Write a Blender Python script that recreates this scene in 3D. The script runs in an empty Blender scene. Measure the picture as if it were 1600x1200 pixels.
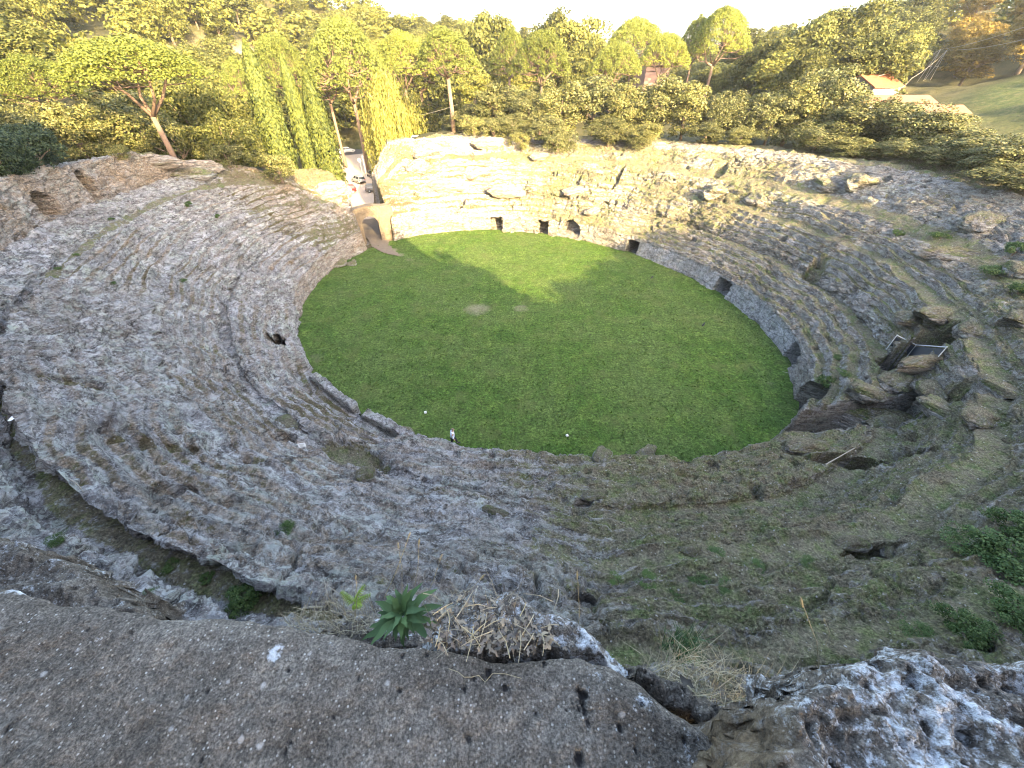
import bpy, bmesh, math, random
import numpy as np
from mathutils import Vector, Matrix
from mathutils.bvhtree import BVHTree

R = math.radians
rng = np.random.default_rng(7)
random.seed(7)
S = bpy.context.scene
COL = S.collection

# ------------------------------------------------------------------ camera
CAM_H, PITCH, FPX = 21.0, R(40), 601.0          # focal length in pixels of a 1600 wide frame
cd = bpy.data.cameras.new('camera')
cam = bpy.data.objects.new('camera', cd)
COL.objects.link(cam)
cam.location = (0, 0, CAM_H)
cam.rotation_euler = (R(90) - PITCH, 0, 0)
cd.sensor_width = 36
cd.lens = 36 * FPX / 1600
cd.clip_start = 0.05
cd.clip_end = 3000
S.camera = cam

# ------------------------------------------------------------------ sky, sun, exposure
SUN_AZ, SUN_EL = 30.0, 20.0     # degrees east of due -y, and above the horizon
w = bpy.data.worlds.new('World')
S.world = w
w.use_nodes = True
nt = w.node_tree
bg = nt.nodes['Background']
sky = nt.nodes.new('ShaderNodeTexSky')
sky.sky_type = 'NISHITA'
sky.sun_disc = False
sky.sun_elevation = R(SUN_EL)
sky.sun_rotation = R(180 - SUN_AZ)
sky.air_density = 1.0
sky.dust_density = 4.0
sky.ozone_density = 0.3
nt.links.new(sky.outputs[0], bg.inputs[0])
bg.inputs[1].default_value = 0.15
sd = bpy.data.lights.new('sun', 'SUN')
sd.energy = 3.7
sd.angle = R(0.5)
sd.color = (1.0, 0.79, 0.42)
sun = bpy.data.objects.new('sun', sd)
COL.objects.link(sun)
svec = Vector((math.sin(R(SUN_AZ)) * math.cos(R(SUN_EL)), -math.cos(R(SUN_AZ)) * math.cos(R(SUN_EL)), math.sin(R(SUN_EL))))
sun.rotation_euler = svec.to_track_quat('Z', 'Y').to_euler()
sun.location = (60, -100, 80)
S.view_settings.view_transform = 'Standard'
S.view_settings.look = 'None'
S.view_settings.exposure = 3.4
S.view_settings.gamma = 1.0
S.view_settings.use_curve_mapping = False
S.render.engine = 'CYCLES'
S.cycles.filter_width = 1.1

# ------------------------------------------------------------------ small helpers
def sm(a, b, x):
    t = np.clip((x - a) / (b - a), 0, 1)
    return t * t * (3 - 2 * t)

def _h(ix, iy, iz, seed):
    h = (ix.astype(np.uint32) * np.uint32(374761393) + iy.astype(np.uint32) * np.uint32(668265263)
         + iz.astype(np.uint32) * np.uint32(2147483647) + np.uint32((seed * 1274126177) & 0xffffffff))
    h = (h ^ (h >> np.uint32(13))) * np.uint32(1274126177)
    h = (h ^ (h >> np.uint32(16))) * np.uint32(2246822519)
    h = h ^ (h >> np.uint32(13))
    return (h & np.uint32(0xffffff)).astype(np.float32) / np.float32(0xffffff)

def vn(x, y, z, seed=0):
    """value noise 0..1"""
    x = np.asarray(x, np.float32); y = np.asarray(y, np.float32); z = np.asarray(z, np.float32)
    x, y, z = np.broadcast_arrays(x, y, z)
    fx, fy, fz = np.floor(x), np.floor(y), np.floor(z)
    ix, iy, iz = fx.astype(np.int64), fy.astype(np.int64), fz.astype(np.int64)
    tx, ty, tz = x - fx, y - fy, z - fz
    tx = tx * tx * (3 - 2 * tx); ty = ty * ty * (3 - 2 * ty); tz = tz * tz * (3 - 2 * tz)
    def c(a, b, d): return _h(ix + a, iy + b, iz + d, seed)
    x00 = c(0,0,0) * (1 - tx) + c(1,0,0) * tx
    x10 = c(0,1,0) * (1 - tx) + c(1,1,0) * tx
    x01 = c(0,0,1) * (1 - tx) + c(1,0,1) * tx
    x11 = c(0,1,1) * (1 - tx) + c(1,1,1) * tx
    y0 = x00 * (1 - ty) + x10 * ty
    y1 = x01 * (1 - ty) + x11 * ty
    return y0 * (1 - tz) + y1 * tz

def fbm(x, y, z, octs=4, seed=0, gain=0.5, ridged=False):
    a, s, t = 1.0, 0.0, 0.0
    for i in range(octs):
        n = vn(x * 2**i, y * 2**i, z * 2**i, seed + i * 17)
        if ridged: n = 1 - np.abs(2 * n - 1)
        s = s + a * n; t += a; a *= gain
    return s / t

def setp(o, **k):
    for a, v in k.items(): o[a] = v
    return o

def make_mesh(name, V, F, smooth=True):
    """V (n,3); F: (m,k) array or list of them"""
    me = bpy.data.meshes.new(name)
    V = np.ascontiguousarray(V, np.float32)
    Fs = F if isinstance(F, list) else [F]
    Fs = [np.asarray(f, np.int32) for f in Fs if len(f)]
    me.vertices.add(len(V)); me.vertices.foreach_set('co', V.ravel())
    li = np.concatenate([f.ravel() for f in Fs])
    tot = np.concatenate([np.full(len(f), f.shape[1], np.int32) for f in Fs])
    st = np.concatenate([[0], np.cumsum(tot)[:-1]]).astype(np.int32)
    me.loops.add(len(li)); me.loops.foreach_set('vertex_index', li)
    me.polygons.add(len(tot)); me.polygons.foreach_set('loop_start', st)
    me.update(calc_edges=True)
    me.polygons.foreach_set('use_smooth', np.full(len(tot), smooth, bool))
    return me

def link(name, me, mat=None, parent=None, loc=None):
    o = bpy.data.objects.new(name, me)
    COL.objects.link(o)
    if mat is not None and me is not None and not me.materials: me.materials.append(mat)
    if parent is not None: o.parent = parent
    if loc is not None: o.location = loc
    return o

def empty(name, label, cat, loc=(0,0,0), rz=0, group=None):
    o = bpy.data.objects.new(name, None)
    COL.objects.link(o)
    o.empty_display_size = 0.3
    o.location = loc; o.rotation_euler = (0, 0, rz)
    o['label'] = label; o['category'] = cat
    if group: o['group'] = group
    return o

def tag(o, label, cat, group=None):
    o['label'] = label; o['category'] = cat
    if group: o['group'] = group
    return o

def children(o): return [c for c in o.children]

def copy_tree(o, label=None, group=None):
    kids = KIDS.get(o.name) or list(o.children)
    c = o.copy(); COL.objects.link(c)
    if label: c['label'] = label
    if group: c['group'] = group
    for k in list(o.children):
        d = k.copy(); COL.objects.link(d); d.parent = c
        for g in list(k.children):
            e = g.copy(); COL.objects.link(e); e.parent = d
    return c
KIDS = {}

class MB:
    """collects simple solids into one mesh"""
    def __init__(s): s.V = []; s.Q = []; s.T = []; s.n = 0
    def add(s, V, Q=None, T=None):
        V = np.asarray(V, float).reshape(-1, 3)
        s.V.append(V)
        if Q is not None and len(Q): s.Q.append(np.asarray(Q, int) + s.n)
        if T is not None and len(T): s.T.append(np.asarray(T, int) + s.n)
        s.n += len(V); return s
    def box(s, c, d, rz=0, taper=1.0):
        x, y, z = np.array(d) / 2
        V = np.array([(-x,-y,-z),(x,-y,-z),(x,y,-z),(-x,y,-z),(-x*taper,-y*taper,z),(x*taper,-y*taper,z),(x*taper,y*taper,z),(-x*taper,y*taper,z)])
        ca, sa = math.cos(rz), math.sin(rz)
        V = np.c_[V[:,0]*ca - V[:,1]*sa, V[:,0]*sa + V[:,1]*ca, V[:,2]] + np.array(c)
        return s.add(V, [(0,3,2,1),(4,5,6,7),(0,1,5,4),(1,2,6,5),(2,3,7,6),(3,0,4,7)])
    def tube(s, pts, rad, n=6, cap=True):
        pts = np.asarray(pts, float); m = len(pts)
        rad = np.broadcast_to(np.asarray(rad, float), (m,))
        V = []
        up = np.array([0.31, 0.17, 0.93])
        for i in range(m):
            t = pts[min(i+1, m-1)] - pts[max(i-1, 0)]
            t /= (np.linalg.norm(t) + 1e-9)
            a = np.cross(t, up if abs(t @ up) < 0.95 else np.array([1.0,0,0])); a /= np.linalg.norm(a) + 1e-9
            b = np.cross(t, a)
            ph = np.arange(n) * 2 * math.pi / n
            V.append(pts[i] + rad[i] * (np.cos(ph)[:,None] * a + np.sin(ph)[:,None] * b))
        Q = [(i*n+j, i*n+(j+1)%n, (i+1)*n+(j+1)%n, (i+1)*n+j) for i in range(m-1) for j in range(n)]
        V = np.concatenate(V)
        T = []
        if cap:
            V = np.concatenate([V, pts[:1], pts[-1:]]); a0, a1 = m*n, m*n+1
            T = [(a0, (j+1)%n, j) for j in range(n)] + [(a1, (m-1)*n+j, (m-1)*n+(j+1)%n) for j in range(n)]
        return s.add(V, Q, T)
    def mesh(s, name, smooth=False):
        fs = []
        if s.Q: fs.append(np.concatenate(s.Q))
        if s.T: fs.append(np.concatenate(s.T))
        return make_mesh(name, np.concatenate(s.V), fs, smooth)
    def build(s, name, mat, parent=None, smooth=False, loc=None):
        return link(name, s.mesh(name, smooth), mat, parent, loc)

# pixel (1600x1200 frame) <-> place
CP, SP = math.cos(PITCH), math.sin(PITCH)
def ray(px, py):
    X = (px - 800) / FPX; Y = (600 - py) / FPX
    return np.array([X, CP + Y * SP, -SP + Y * CP])
def at_z(px, py, z):
    d = ray(px, py); return d * ((CAM_H - z) / -d[2]) + np.array([0, 0, CAM_H])
def at_y(px, py, y):
    d = ray(px, py); return d * (y / d[1]) + np.array([0, 0, CAM_H])

# ------------------------------------------------------------------ materials
class NB:
    """tiny node-graph builder"""
    def __init__(s, name):
        s.m = bpy.data.materials.new(name); s.m.use_nodes = True
        s.t = s.m.node_tree; s.p = s.t.nodes['Principled BSDF']; s.out = s.t.nodes['Material Output']
        s.p.inputs['Specular IOR Level'].default_value = 0.25
        s.p.inputs['Roughness'].default_value = 0.9
        s._co = None
    def n(s, ty, **k):
        nd = s.t.nodes.new(ty)
        for a, v in k.items(): setattr(nd, a, v)
        return nd
    def l(s, a, b): s.t.links.new(a, b)
    @property
    def co(s):
        if s._co is None: s._co = s.n('ShaderNodeTexCoord').outputs['Object']
        return s._co
    def noise(s, scale, detail=4, rough=0.6, co=None, dist=0.0):
        nd = s.n('ShaderNodeTexNoise'); nd.inputs['Scale'].default_value = scale
        nd.inputs['Detail'].default_value = detail; nd.inputs['Roughness'].default_value = rough
        nd.inputs['Distortion'].default_value = dist
        s.l(co if co is not None else s.co, nd.inputs['Vector']); return nd.outputs['Fac']
    def vor(s, scale, feature='F1', co=None, rnd=1.0):
        nd = s.n('ShaderNodeTexVoronoi', feature=feature); nd.inputs['Scale'].default_value = scale
        nd.inputs['Randomness'].default_value = rnd
        s.l(co if co is not None else s.co, nd.inputs['Vector']); return nd
    def ramp(s, fac, stops, interp='LINEAR'):
        nd = s.n('ShaderNodeValToRGB'); nd.color_ramp.interpolation = interp
        el = nd.color_ramp.elements
        while len(el) < len(stops): el.new(0.5)
        for e, (p, c) in zip(el, stops):
            e.position = p
            e.color = (c, c, c, 1) if isinstance(c, (int, float)) else (*c, 1)
        s.l(fac, nd.inputs[0]); return nd.outputs[0]
    def mix(s, fac, a, b, mode='MIX'):
        nd = s.n('ShaderNodeMix', data_type='RGBA', blend_type=mode)
        for v, i in ((fac, 0), (a, 6), (b, 7)):
            if isinstance(v, (int, float)): nd.inputs[i].default_value = v if i == 0 else (v, v, v, 1)
            elif isinstance(v, tuple): nd.inputs[i].default_value = (*v, 1)
            else: s.l(v, nd.inputs[i])
        return nd.outputs[2]
    def math(s, op, a, b=None, clamp=False):
        nd = s.n('ShaderNodeMath', operation=op, use_clamp=clamp)
        for i, v in enumerate((a, b)):
            if v is None: continue
            if isinstance(v, (int, float)): nd.inputs[i].default_value = v
            else: s.l(v, nd.inputs[i])
        return nd.outputs[0]
    def scaled(s, sc):
        nd = s.n('ShaderNodeVectorMath', operation='MULTIPLY'); s.l(s.co, nd.inputs[0]); nd.inputs[1].default_value = sc
        return nd.outputs[0]
    def bump(s, h, strength=0.5, dist=0.05, prev=None):
        nd = s.n('ShaderNodeBump'); nd.inputs['Strength'].default_value = strength; nd.inputs['Distance'].default_value = dist
        s.l(h, nd.inputs['Height'])
        if prev is not None: s.l(prev, nd.inputs['Normal'])
        return nd.outputs['Normal']
    def color(s, c):
        if isinstance(c, tuple): s.p.inputs['Base Color'].default_value = (*c, 1)
        else: s.l(c, s.p.inputs['Base Color'])
    def normal(s, n): s.l(n, s.p.inputs['Normal'])
    def attr(s, name):
        nd = s.n('ShaderNodeAttribute', attribute_name=name); return nd
    def sep(s, c):
        nd = s.n('ShaderNodeSeparateColor'); s.l(c, nd.inputs[0]); return nd.outputs

def plain(name, col, rough=0.6, metal=0.0, var=0.15, scale=6.0, bump=0.0):
    b = NB(name)
    n = b.noise(scale, 3)
    b.color(b.mix(n, tuple(c * (1 - var) for c in col), tuple(min(1, c * (1 + var)) for c in col)))
    if bump: b.normal(b.bump(b.noise(scale * 1.5, 6, 0.75), 1.0, bump))
    b.p.inputs['Roughness'].default_value = rough; b.p.inputs['Metallic'].default_value = metal
    return b.m

def rock_material():
    b = NB('tuff_rock')
    m = b.sep(b.attr('mask').outputs['Color'])           # R growth, G warm (brown) rock, B bare tan
    strat = b.scaled((0.55, 0.55, 1.7))                    # bedding: marks stretch along the level
    big = b.noise(0.33, 5, 0.6)
    mid = b.noise(1.5, 6, 0.68, strat, 0.5)
    fine = b.noise(7.5, 6, 0.78)
    vf = b.noise(30.0, 3, 0.7)
    grey = b.ramp(mid, [(0.30, (0.12, 0.108, 0.104)), (0.5, (0.235, 0.217, 0.212)), (0.70, (0.38, 0.355, 0.35))])
    warm = b.ramp(mid, [(0.30, (0.12, 0.098, 0.078)), (0.5, (0.205, 0.175, 0.14)), (0.70, (0.32, 0.285, 0.235))])
    base = b.mix(m[1], grey, warm)
    tan = b.ramp(fine, [(0.3, (0.20, 0.13, 0.075)), (0.7, (0.40, 0.29, 0.185))])
    base = b.mix(m[2], base, tan)
    soil = b.ramp(b.noise(0.5, 5, 0.7), [(0.54, 0.0), (0.64, 0.75)])
    base = b.mix(b.math('MULTIPLY', soil, b.math('SUBTRACT', 1.0, m[2])), base, b.ramp(fine, [(0.3, (0.10, 0.08, 0.066)), (0.7, (0.26, 0.21, 0.18))]))
    pw = b.math('MULTIPLY', b.attr('mask').outputs['Alpha'], 1.0)
    streak = b.ramp(b.noise(1.6, 5, 0.7, b.scaled((2.2, 2.2, 0.35))), [(0.35, (0.19, 0.185, 0.185)), (0.6, (0.40, 0.395, 0.40))])
    base = b.mix(b.math('MULTIPLY', pw, 0.85), base, streak)
    base = b.mix(0.85, base, b.ramp(fine, [(0.32, 0.25), (0.5, 1.0), (0.66, 1.6)]), 'MULTIPLY')
    dk = b.ramp(b.noise(2.6, 7, 0.8, strat), [(0.54, 0.0), (0.60, 1.0)])
    base = b.mix(b.math('MULTIPLY', dk, 0.7), base, (0.06, 0.054, 0.05))
    wv = b.n('ShaderNodeVectorMath', operation='ADD'); ns = b.n('ShaderNodeTexNoise'); ns.inputs['Scale'].default_value = 1.1; ns.inputs['Detail'].default_value = 4
    b.l(strat, ns.inputs['Vector']); b.l(strat, wv.inputs[0]); b.l(ns.outputs['Color'], wv.inputs[1])
    ck = b.vor(0.85, 'DISTANCE_TO_EDGE', wv.outputs[0])
    crack = b.ramp(b.math('ADD', ck.outputs['Distance'], b.math('MULTIPLY', b.math('SUBTRACT', fine, 0.5), 0.12)), [(0.0, 1.0), (0.05, 0.0)])
    base = b.mix(b.math('MULTIPLY', crack, 0.6), base, (0.05, 0.044, 0.04))
    l0 = b.ramp(b.noise(1.0, 8, 0.82, strat, 0.8), [(0.50, 0.0), (0.54, 0.8)])
    l1 = b.ramp(b.noise(3.0, 8, 0.85, strat, 0.6), [(0.495, 0.0), (0.54, 1.0)])
    l2 = b.ramp(b.noise(9.5, 6, 0.8), [(0.55, 0.0), (0.60, 1.0)])
    lich = b.math('MAXIMUM', b.math('MULTIPLY', b.math('MAXIMUM', l1, b.math('MULTIPLY', l0, l2)), b.ramp(big, [(0.35, 0.25), (0.6, 1.0)])), b.math('MULTIPLY', l2, 0.9))
    lf = b.math('MULTIPLY', lich, b.math('SUBTRACT', 1.0, b.math('MULTIPLY', m[1], 0.5)))
    lf = b.math('MULTIPLY', lf, b.math('SUBTRACT', 1.0, b.math('MULTIPLY', m[2], 0.8)))
    lcol = b.mix(b.ramp(b.noise(0.8, 3, 0.6), [(0.4, 0.0), (0.65, 1.0)]), (0.64, 0.62, 0.61), (0.50, 0.53, 0.44))
    base = b.mix(b.math('MULTIPLY', lf, 0.85), base, lcol)
    g1 = b.noise(1.3, 6, 0.72)
    g2 = b.noise(11.0, 5, 0.8)
    grass = b.ramp(g1, [(0.30, (0.17, 0.135, 0.095)), (0.46, (0.20, 0.175, 0.115)), (0.57, (0.175, 0.175, 0.085)), (0.68, (0.125, 0.165, 0.058)), (0.80, (0.30, 0.255, 0.17))])
    grass = b.mix(0.9, grass, b.ramp(g2, [(0.34, 0.25), (0.52, 1.0), (0.66, 2.0)]), 'MULTIPLY')
    grass = b.mix(b.math('MULTIPLY', m[2], 0.8), grass, b.ramp(g2, [(0.34, (0.05, 0.032, 0.016)), (0.52, (0.105, 0.07, 0.036)), (0.68, (0.20, 0.15, 0.085))]))
    gf = b.math('ADD', m[0], b.math('MULTIPLY', b.math('SUBTRACT', b.noise(2.2, 7, 0.8), 0.5), 1.5))
    gf = b.ramp(gf, [(0.42, 0.0), (0.58, 1.0)])
    col = b.mix(gf, base, grass)
    for sc, lo, amt in ((4.0, 0.56, 0.85), (9.0, 0.60, 0.75)):      # loose pale stones
        sp = b.vor(sc)
        st = b.ramp(b.math('ADD', sp.outputs['Distance'], b.math('MULTIPLY', b.math('SUBTRACT', vf, 0.5), 0.35)), [(0.09, 1.0), (0.16, 0.0)])
        rnd = b.sep(sp.outputs['Color'])
        st = b.math('MULTIPLY', st, b.ramp(rnd[0], [(lo, 0.0), (lo + 0.02, 1.0)]))
        col = b.mix(b.math('MULTIPLY', st, amt), col, (0.52, 0.49, 0.46))
    b.color(col)
    h = b.math('ADD', b.math('MULTIPLY', fine, 0.7), b.math('MULTIPLY', vf, 0.25))
    h = b.math('ADD', h, b.math('MULTIPLY', b.noise(2.8, 6, 0.75, strat), 1.6))
    h = b.math('SUBTRACT', h, b.math('MULTIPLY', crack, 0.4))
    b.normal(b.bump(h, 1.0, 0.26))
    b.p.inputs['Specular IOR Level'].default_value = 0.1
    return b.m

def lawn_material():
    b = NB('lawn_grass')
    big = b.noise(0.13, 5, 0.65); mid = b.noise(0.6, 5, 0.65); fine = b.noise(5.0, 4, 0.8); vf = b.noise(19.0, 3, 0.8)
    c = b.ramp(mid, [(0.3, (0.030, 0.058, 0.010)), (0.5, (0.048, 0.083, 0.014)), (0.72, (0.078, 0.108, 0.022))])
    c = b.mix(b.ramp(big, [(0.42, 0.0), (0.6, 0.6)]), c, (0.070, 0.092, 0.026))
    c = b.mix(0.9, c, b.ramp(fine, [(0.32, 0.3), (0.5, 1.0), (0.68, 2.0)]), 'MULTIPLY')
    c = b.mix(0.8, c, b.ramp(b.noise(1.6, 6, 0.8), [(0.34, 0.5), (0.5, 1.0), (0.66, 1.5)]), 'MULTIPLY')
    c = b.mix(b.ramp(b.noise(0.35, 6, 0.7), [(0.52, 0.0), (0.66, 0.55)]), c, (0.085, 0.092, 0.03))
    c = b.mix(0.5, c, b.ramp(vf, [(0.3, 0.5), (0.7, 1.5)]), 'MULTIPLY')
    bare = b.sep(b.attr('mask').outputs['Color'])[0]
    bf = b.ramp(b.math('ADD', bare, b.math('SUBTRACT', b.noise(0.9, 6, 0.75), 0.5)), [(0.45, 0.0), (0.85, 1.0)])
    c = b.mix(b.math('MULTIPLY', bf, 0.75), c, b.ramp(fine, [(0.3, (0.11, 0.095, 0.06)), (0.7, (0.22, 0.19, 0.13))]))
    b.color(c)
    b.normal(b.bump(b.math('ADD', fine, b.math('MULTIPLY', vf, 0.5)), 0.8, 0.16))
    b.p.inputs['Specular IOR Level'].default_value = 0.1
    return b.m

def ground_material():
    b = NB('hill_ground')
    m = b.sep(b.attr('mask').outputs['Color'])           # R meadow, G bare rock
    n1 = b.noise(0.25, 5, 0.65); n2 = b.noise(2.5, 5, 0.7)
    scrub = b.ramp(n1, [(0.3, (0.03, 0.032, 0.013)), (0.6, (0.07, 0.062, 0.028)), (0.8, (0.12, 0.10, 0.05))])
    mead = b.ramp(b.noise(0.9, 6, 0.75), [(0.34, (0.025, 0.036, 0.012)), (0.5, (0.05, 0.062, 0.02)), (0.64, (0.085, 0.08, 0.035)), (0.76, (0.13, 0.10, 0.055))])
    c = b.mix(m[0], scrub, mead)
    rock = b.ramp(n2, [(0.25, (0.16, 0.12, 0.08)), (0.6, (0.34, 0.29, 0.22)), (0.8, (0.44, 0.4, 0.34))])
    c = b.mix(m[1], c, rock)
    c = b.mix(0.7, c, b.ramp(n2, [(0.3, 0.5), (0.7, 1.5)]), 'MULTIPLY')
    b.color(c)
    b.normal(b.bump(n2, 0.8, 0.3))
    b.p.inputs['Specular IOR Level'].default_value = 0.1
    return b.m

def leaf_material(name, c0, c1, c2, trans=0.3, objvar=0.25):
    b = NB(name)
    g = b.n('ShaderNodeNewGeometry')
    col = b.ramp(g.outputs['Random Per Island'], [(0.0, c0), (0.55, c1), (1.0, c2)])
    oi = b.n('ShaderNodeObjectInfo')
    lo, hi = 1 - objvar, 1 + objvar
    col = b.mix(1.0, col, b.ramp(oi.outputs['Random'], [(0.0, (lo, lo, lo*0.9)), (0.5, (1, 1, 1)), (1.0, (hi*1.05, hi, hi*0.8))]), 'MULTIPLY')
    b.color(col)
    b.p.inputs['Roughness'].default_value = 0.65
    b.p.inputs['Specular IOR Level'].default_value = 0.15
    tr = b.n('ShaderNodeBsdfTranslucent'); b.l(col, tr.inputs[0])
    mx = b.n('ShaderNodeMixShader'); mx.inputs[0].default_value = trans
    b.l(b.p.outputs[0], mx.inputs[1]); b.l(tr.outputs[0], mx.inputs[2]); b.l(mx.outputs[0], b.out.inputs[0])
    return b.m

M_ROCK = rock_material()
M_LAWN = lawn_material()
M_GROUND = ground_material()
M_BARK = plain('bark', (0.16, 0.115, 0.085), 0.95, var=0.4, scale=3)
M_PINEBARK = plain('pine_bark', (0.15, 0.10, 0.072), 0.95, var=0.35, scale=3)
M_PINE = leaf_material('pine_needles', (0.051, 0.066, 0.015), (0.118, 0.139, 0.029), (0.194, 0.200, 0.046))
M_CYP = leaf_material('cypress_leaf', (0.026, 0.038, 0.011), (0.071, 0.084, 0.019), (0.117, 0.127, 0.030), 0.15)
M_WILLOW = leaf_material('willow_leaf', (0.125, 0.133, 0.031), (0.235, 0.226, 0.050), (0.344, 0.296, 0.086), 0.35)
M_OAK = leaf_material('evergreen_oak_leaf', (0.034, 0.042, 0.014), (0.102, 0.106, 0.038), (0.204, 0.183, 0.085), 0.2)
M_SHADY = leaf_material('shaded_shrub_leaf', (0.018, 0.028, 0.015), (0.032, 0.048, 0.024), (0.055, 0.072, 0.035), 0.15)  # darker copy of the shrub leaves, shade on the left rim painted in
M_WOOD = leaf_material('wood_leaf', (0.040, 0.050, 0.013), (0.090, 0.094, 0.025), (0.162, 0.153, 0.045), 0.3, 0.4)
M_AUTUMN = leaf_material('autumn_leaf', (0.12, 0.085, 0.02), (0.19, 0.135, 0.03), (0.27, 0.18, 0.04), 0.3, 0.25)
M_HERB = leaf_material('herb_leaf', (0.035, 0.07, 0.032), (0.06, 0.105, 0.045), (0.10, 0.15, 0.06), 0.2, 0.15)
M_STRAW = leaf_material('dry_straw', (0.22, 0.18, 0.12), (0.36, 0.31, 0.22), (0.5, 0.45, 0.36), 0.2, 0.1)
M_DEAD = leaf_material('dead_leaf', (0.10, 0.08, 0.066), (0.15, 0.128, 0.11), (0.2, 0.18, 0.16), 0.1, 0.75)
ORD = ['first','second','third','fourth','fifth','sixth','seventh','eighth','ninth','tenth','eleventh','twelfth','thirteenth','fourteenth','fifteenth','sixteenth','seventeenth','eighteenth','nineteenth','twentieth','twenty-first','twenty-second','twenty-third','twenty-fourth']
#@@PART2
# ------------------------------------------------------------------ the rock-cut bowl
CX, CY, EA, EB, EANG = 0.775, 38.807, 27.23, 21.87, math.atan2(-0.7096, 0.7046)
def r0(th):
    t = th - EANG
    return EA * EB / np.sqrt((EB * np.cos(t))**2 + (EA * np.sin(t))**2)
def polar(x, y):
    dx, dy = x - CX, y - CY
    th = np.arctan2(dy, dx)
    return th, np.hypot(dx, dy) - r0(th)
def pol_pt(thd, o):
    t = R(thd); r = r0(t) + o
    return np.array([CX + r * math.cos(t), CY + r * math.sin(t)])

LOT = np.array([at_z(px, py, 0)[:2] for px, py in [(594,345),(603,322),(619,306),(622,285),(634,268),(610,246),(575,232),(520,236),(524,285),(538,318),(568,345)]])
def poly_dist(x, y, P):
    """signed distance, negative inside"""
    x = np.asarray(x, float); y = np.asarray(y, float)
    d = np.full(x.shape, 1e9); ins = np.zeros(x.shape, bool)
    n = len(P)
    for i in range(n):
        a, b2 = P[i], P[(i + 1) % n]
        e = b2 - a
        t = np.clip(((x - a[0]) * e[0] + (y - a[1]) * e[1]) / (e @ e), 0, 1)
        d = np.minimum(d, np.hypot(x - a[0] - t * e[0], y - a[1] - t * e[1]))
        c = (a[1] > y) != (b2[1] > y)
        with np.errstate(divide='ignore', invalid='ignore'):
            xx = (b2[0] - a[0]) * (y - a[1]) / (b2[1] - a[1] + 1e-12) + a[0]
        ins ^= c & (x < xx)
    return np.where(ins, -d, d)

GC = np.array([
 (0,-10,18.5),(-20,-8,18.5),(20,-8,17.5),(40,-14,15),(60,-12,15),(0,-45,20),(60,-45,20),(-45,-20,18),(110,-40,20),(-110,-40,24),
 (-43,30,12.6),(-42,46,12.4),(-38,56,10.5),(-34,63,7),(-60,40,12.3),(-58,60,10.5),(-85,60,19),(-58,80,7),(-100,85,22),(-100,40,25),(-48,72,6),(-50,34,12.4),(-50,46,12.0),
 (-35,85,0),(-35,100,0),(-38,115,0),(-52,100,2.5),(-45,132,0.5),(-30,140,2),
 (-80,115,12),(-120,130,27),(-110,175,32),(-62,160,8),(-60,200,22),(-160,160,44),(-200,230,52),(-100,240,42),(-200,100,44),(-300,200,60),
 (-10,130,5),(-24,124,4.0),(-14,90,10),(0,82,10.4),(20,80,10.6),(38,72,11.2),(50,52,12),(53,32,12),(49,15,11.8),(46,0,11),(40,-6,11.5),
 (0,108,7),(20,108,8),(50,100,9.5),(80,80,11),(0,160,6),(40,160,8),(82,140,9),(60,200,10),(0,220,18),(-20,260,26),(30,300,18),(100,260,14),(120,340,22),(60,340,20),
 (74,97,11.5),(112,85,17.5),(135,105,23),(120,60,16),(92,52,12),(155,135,29),(112,130,16),(100,165,17),(80,30,12.5),(80,5,14),
 (200,100,34),(180,200,36),(150,185,28),(220,300,34),(300,150,44),(300,400,40),(-50,340,36),(-200,400,60),(0,450,30),(150,450,24)], float)
def G(x, y):
    x = np.asarray(x, float); y = np.asarray(y, float)
    num = 0; den = 0
    for gx, gy, gz in GC:
        wgt = 1 / ((x - gx)**2 + (y - gy)**2 + 30.0)**1.7
        num = num + wgt * gz; den = den + wgt
    g = num / den
    n = fbm(x * 0.07, y * 0.07, 0 * x, 4, 5) - 0.5
    g = g + n * 2.2 + (fbm(x * 0.4, y * 0.4, 0 * x, 3, 9) - 0.5) * 0.7
    d = poly_dist(x, y, LOT) + (fbm(x * 0.25, y * 0.25, 0 * x, 3, 15) - 0.5) * 1.6
    return np.where(d < 0, -0.02, g * sm(0.0, 2.2, d) - 0.02)

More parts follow.
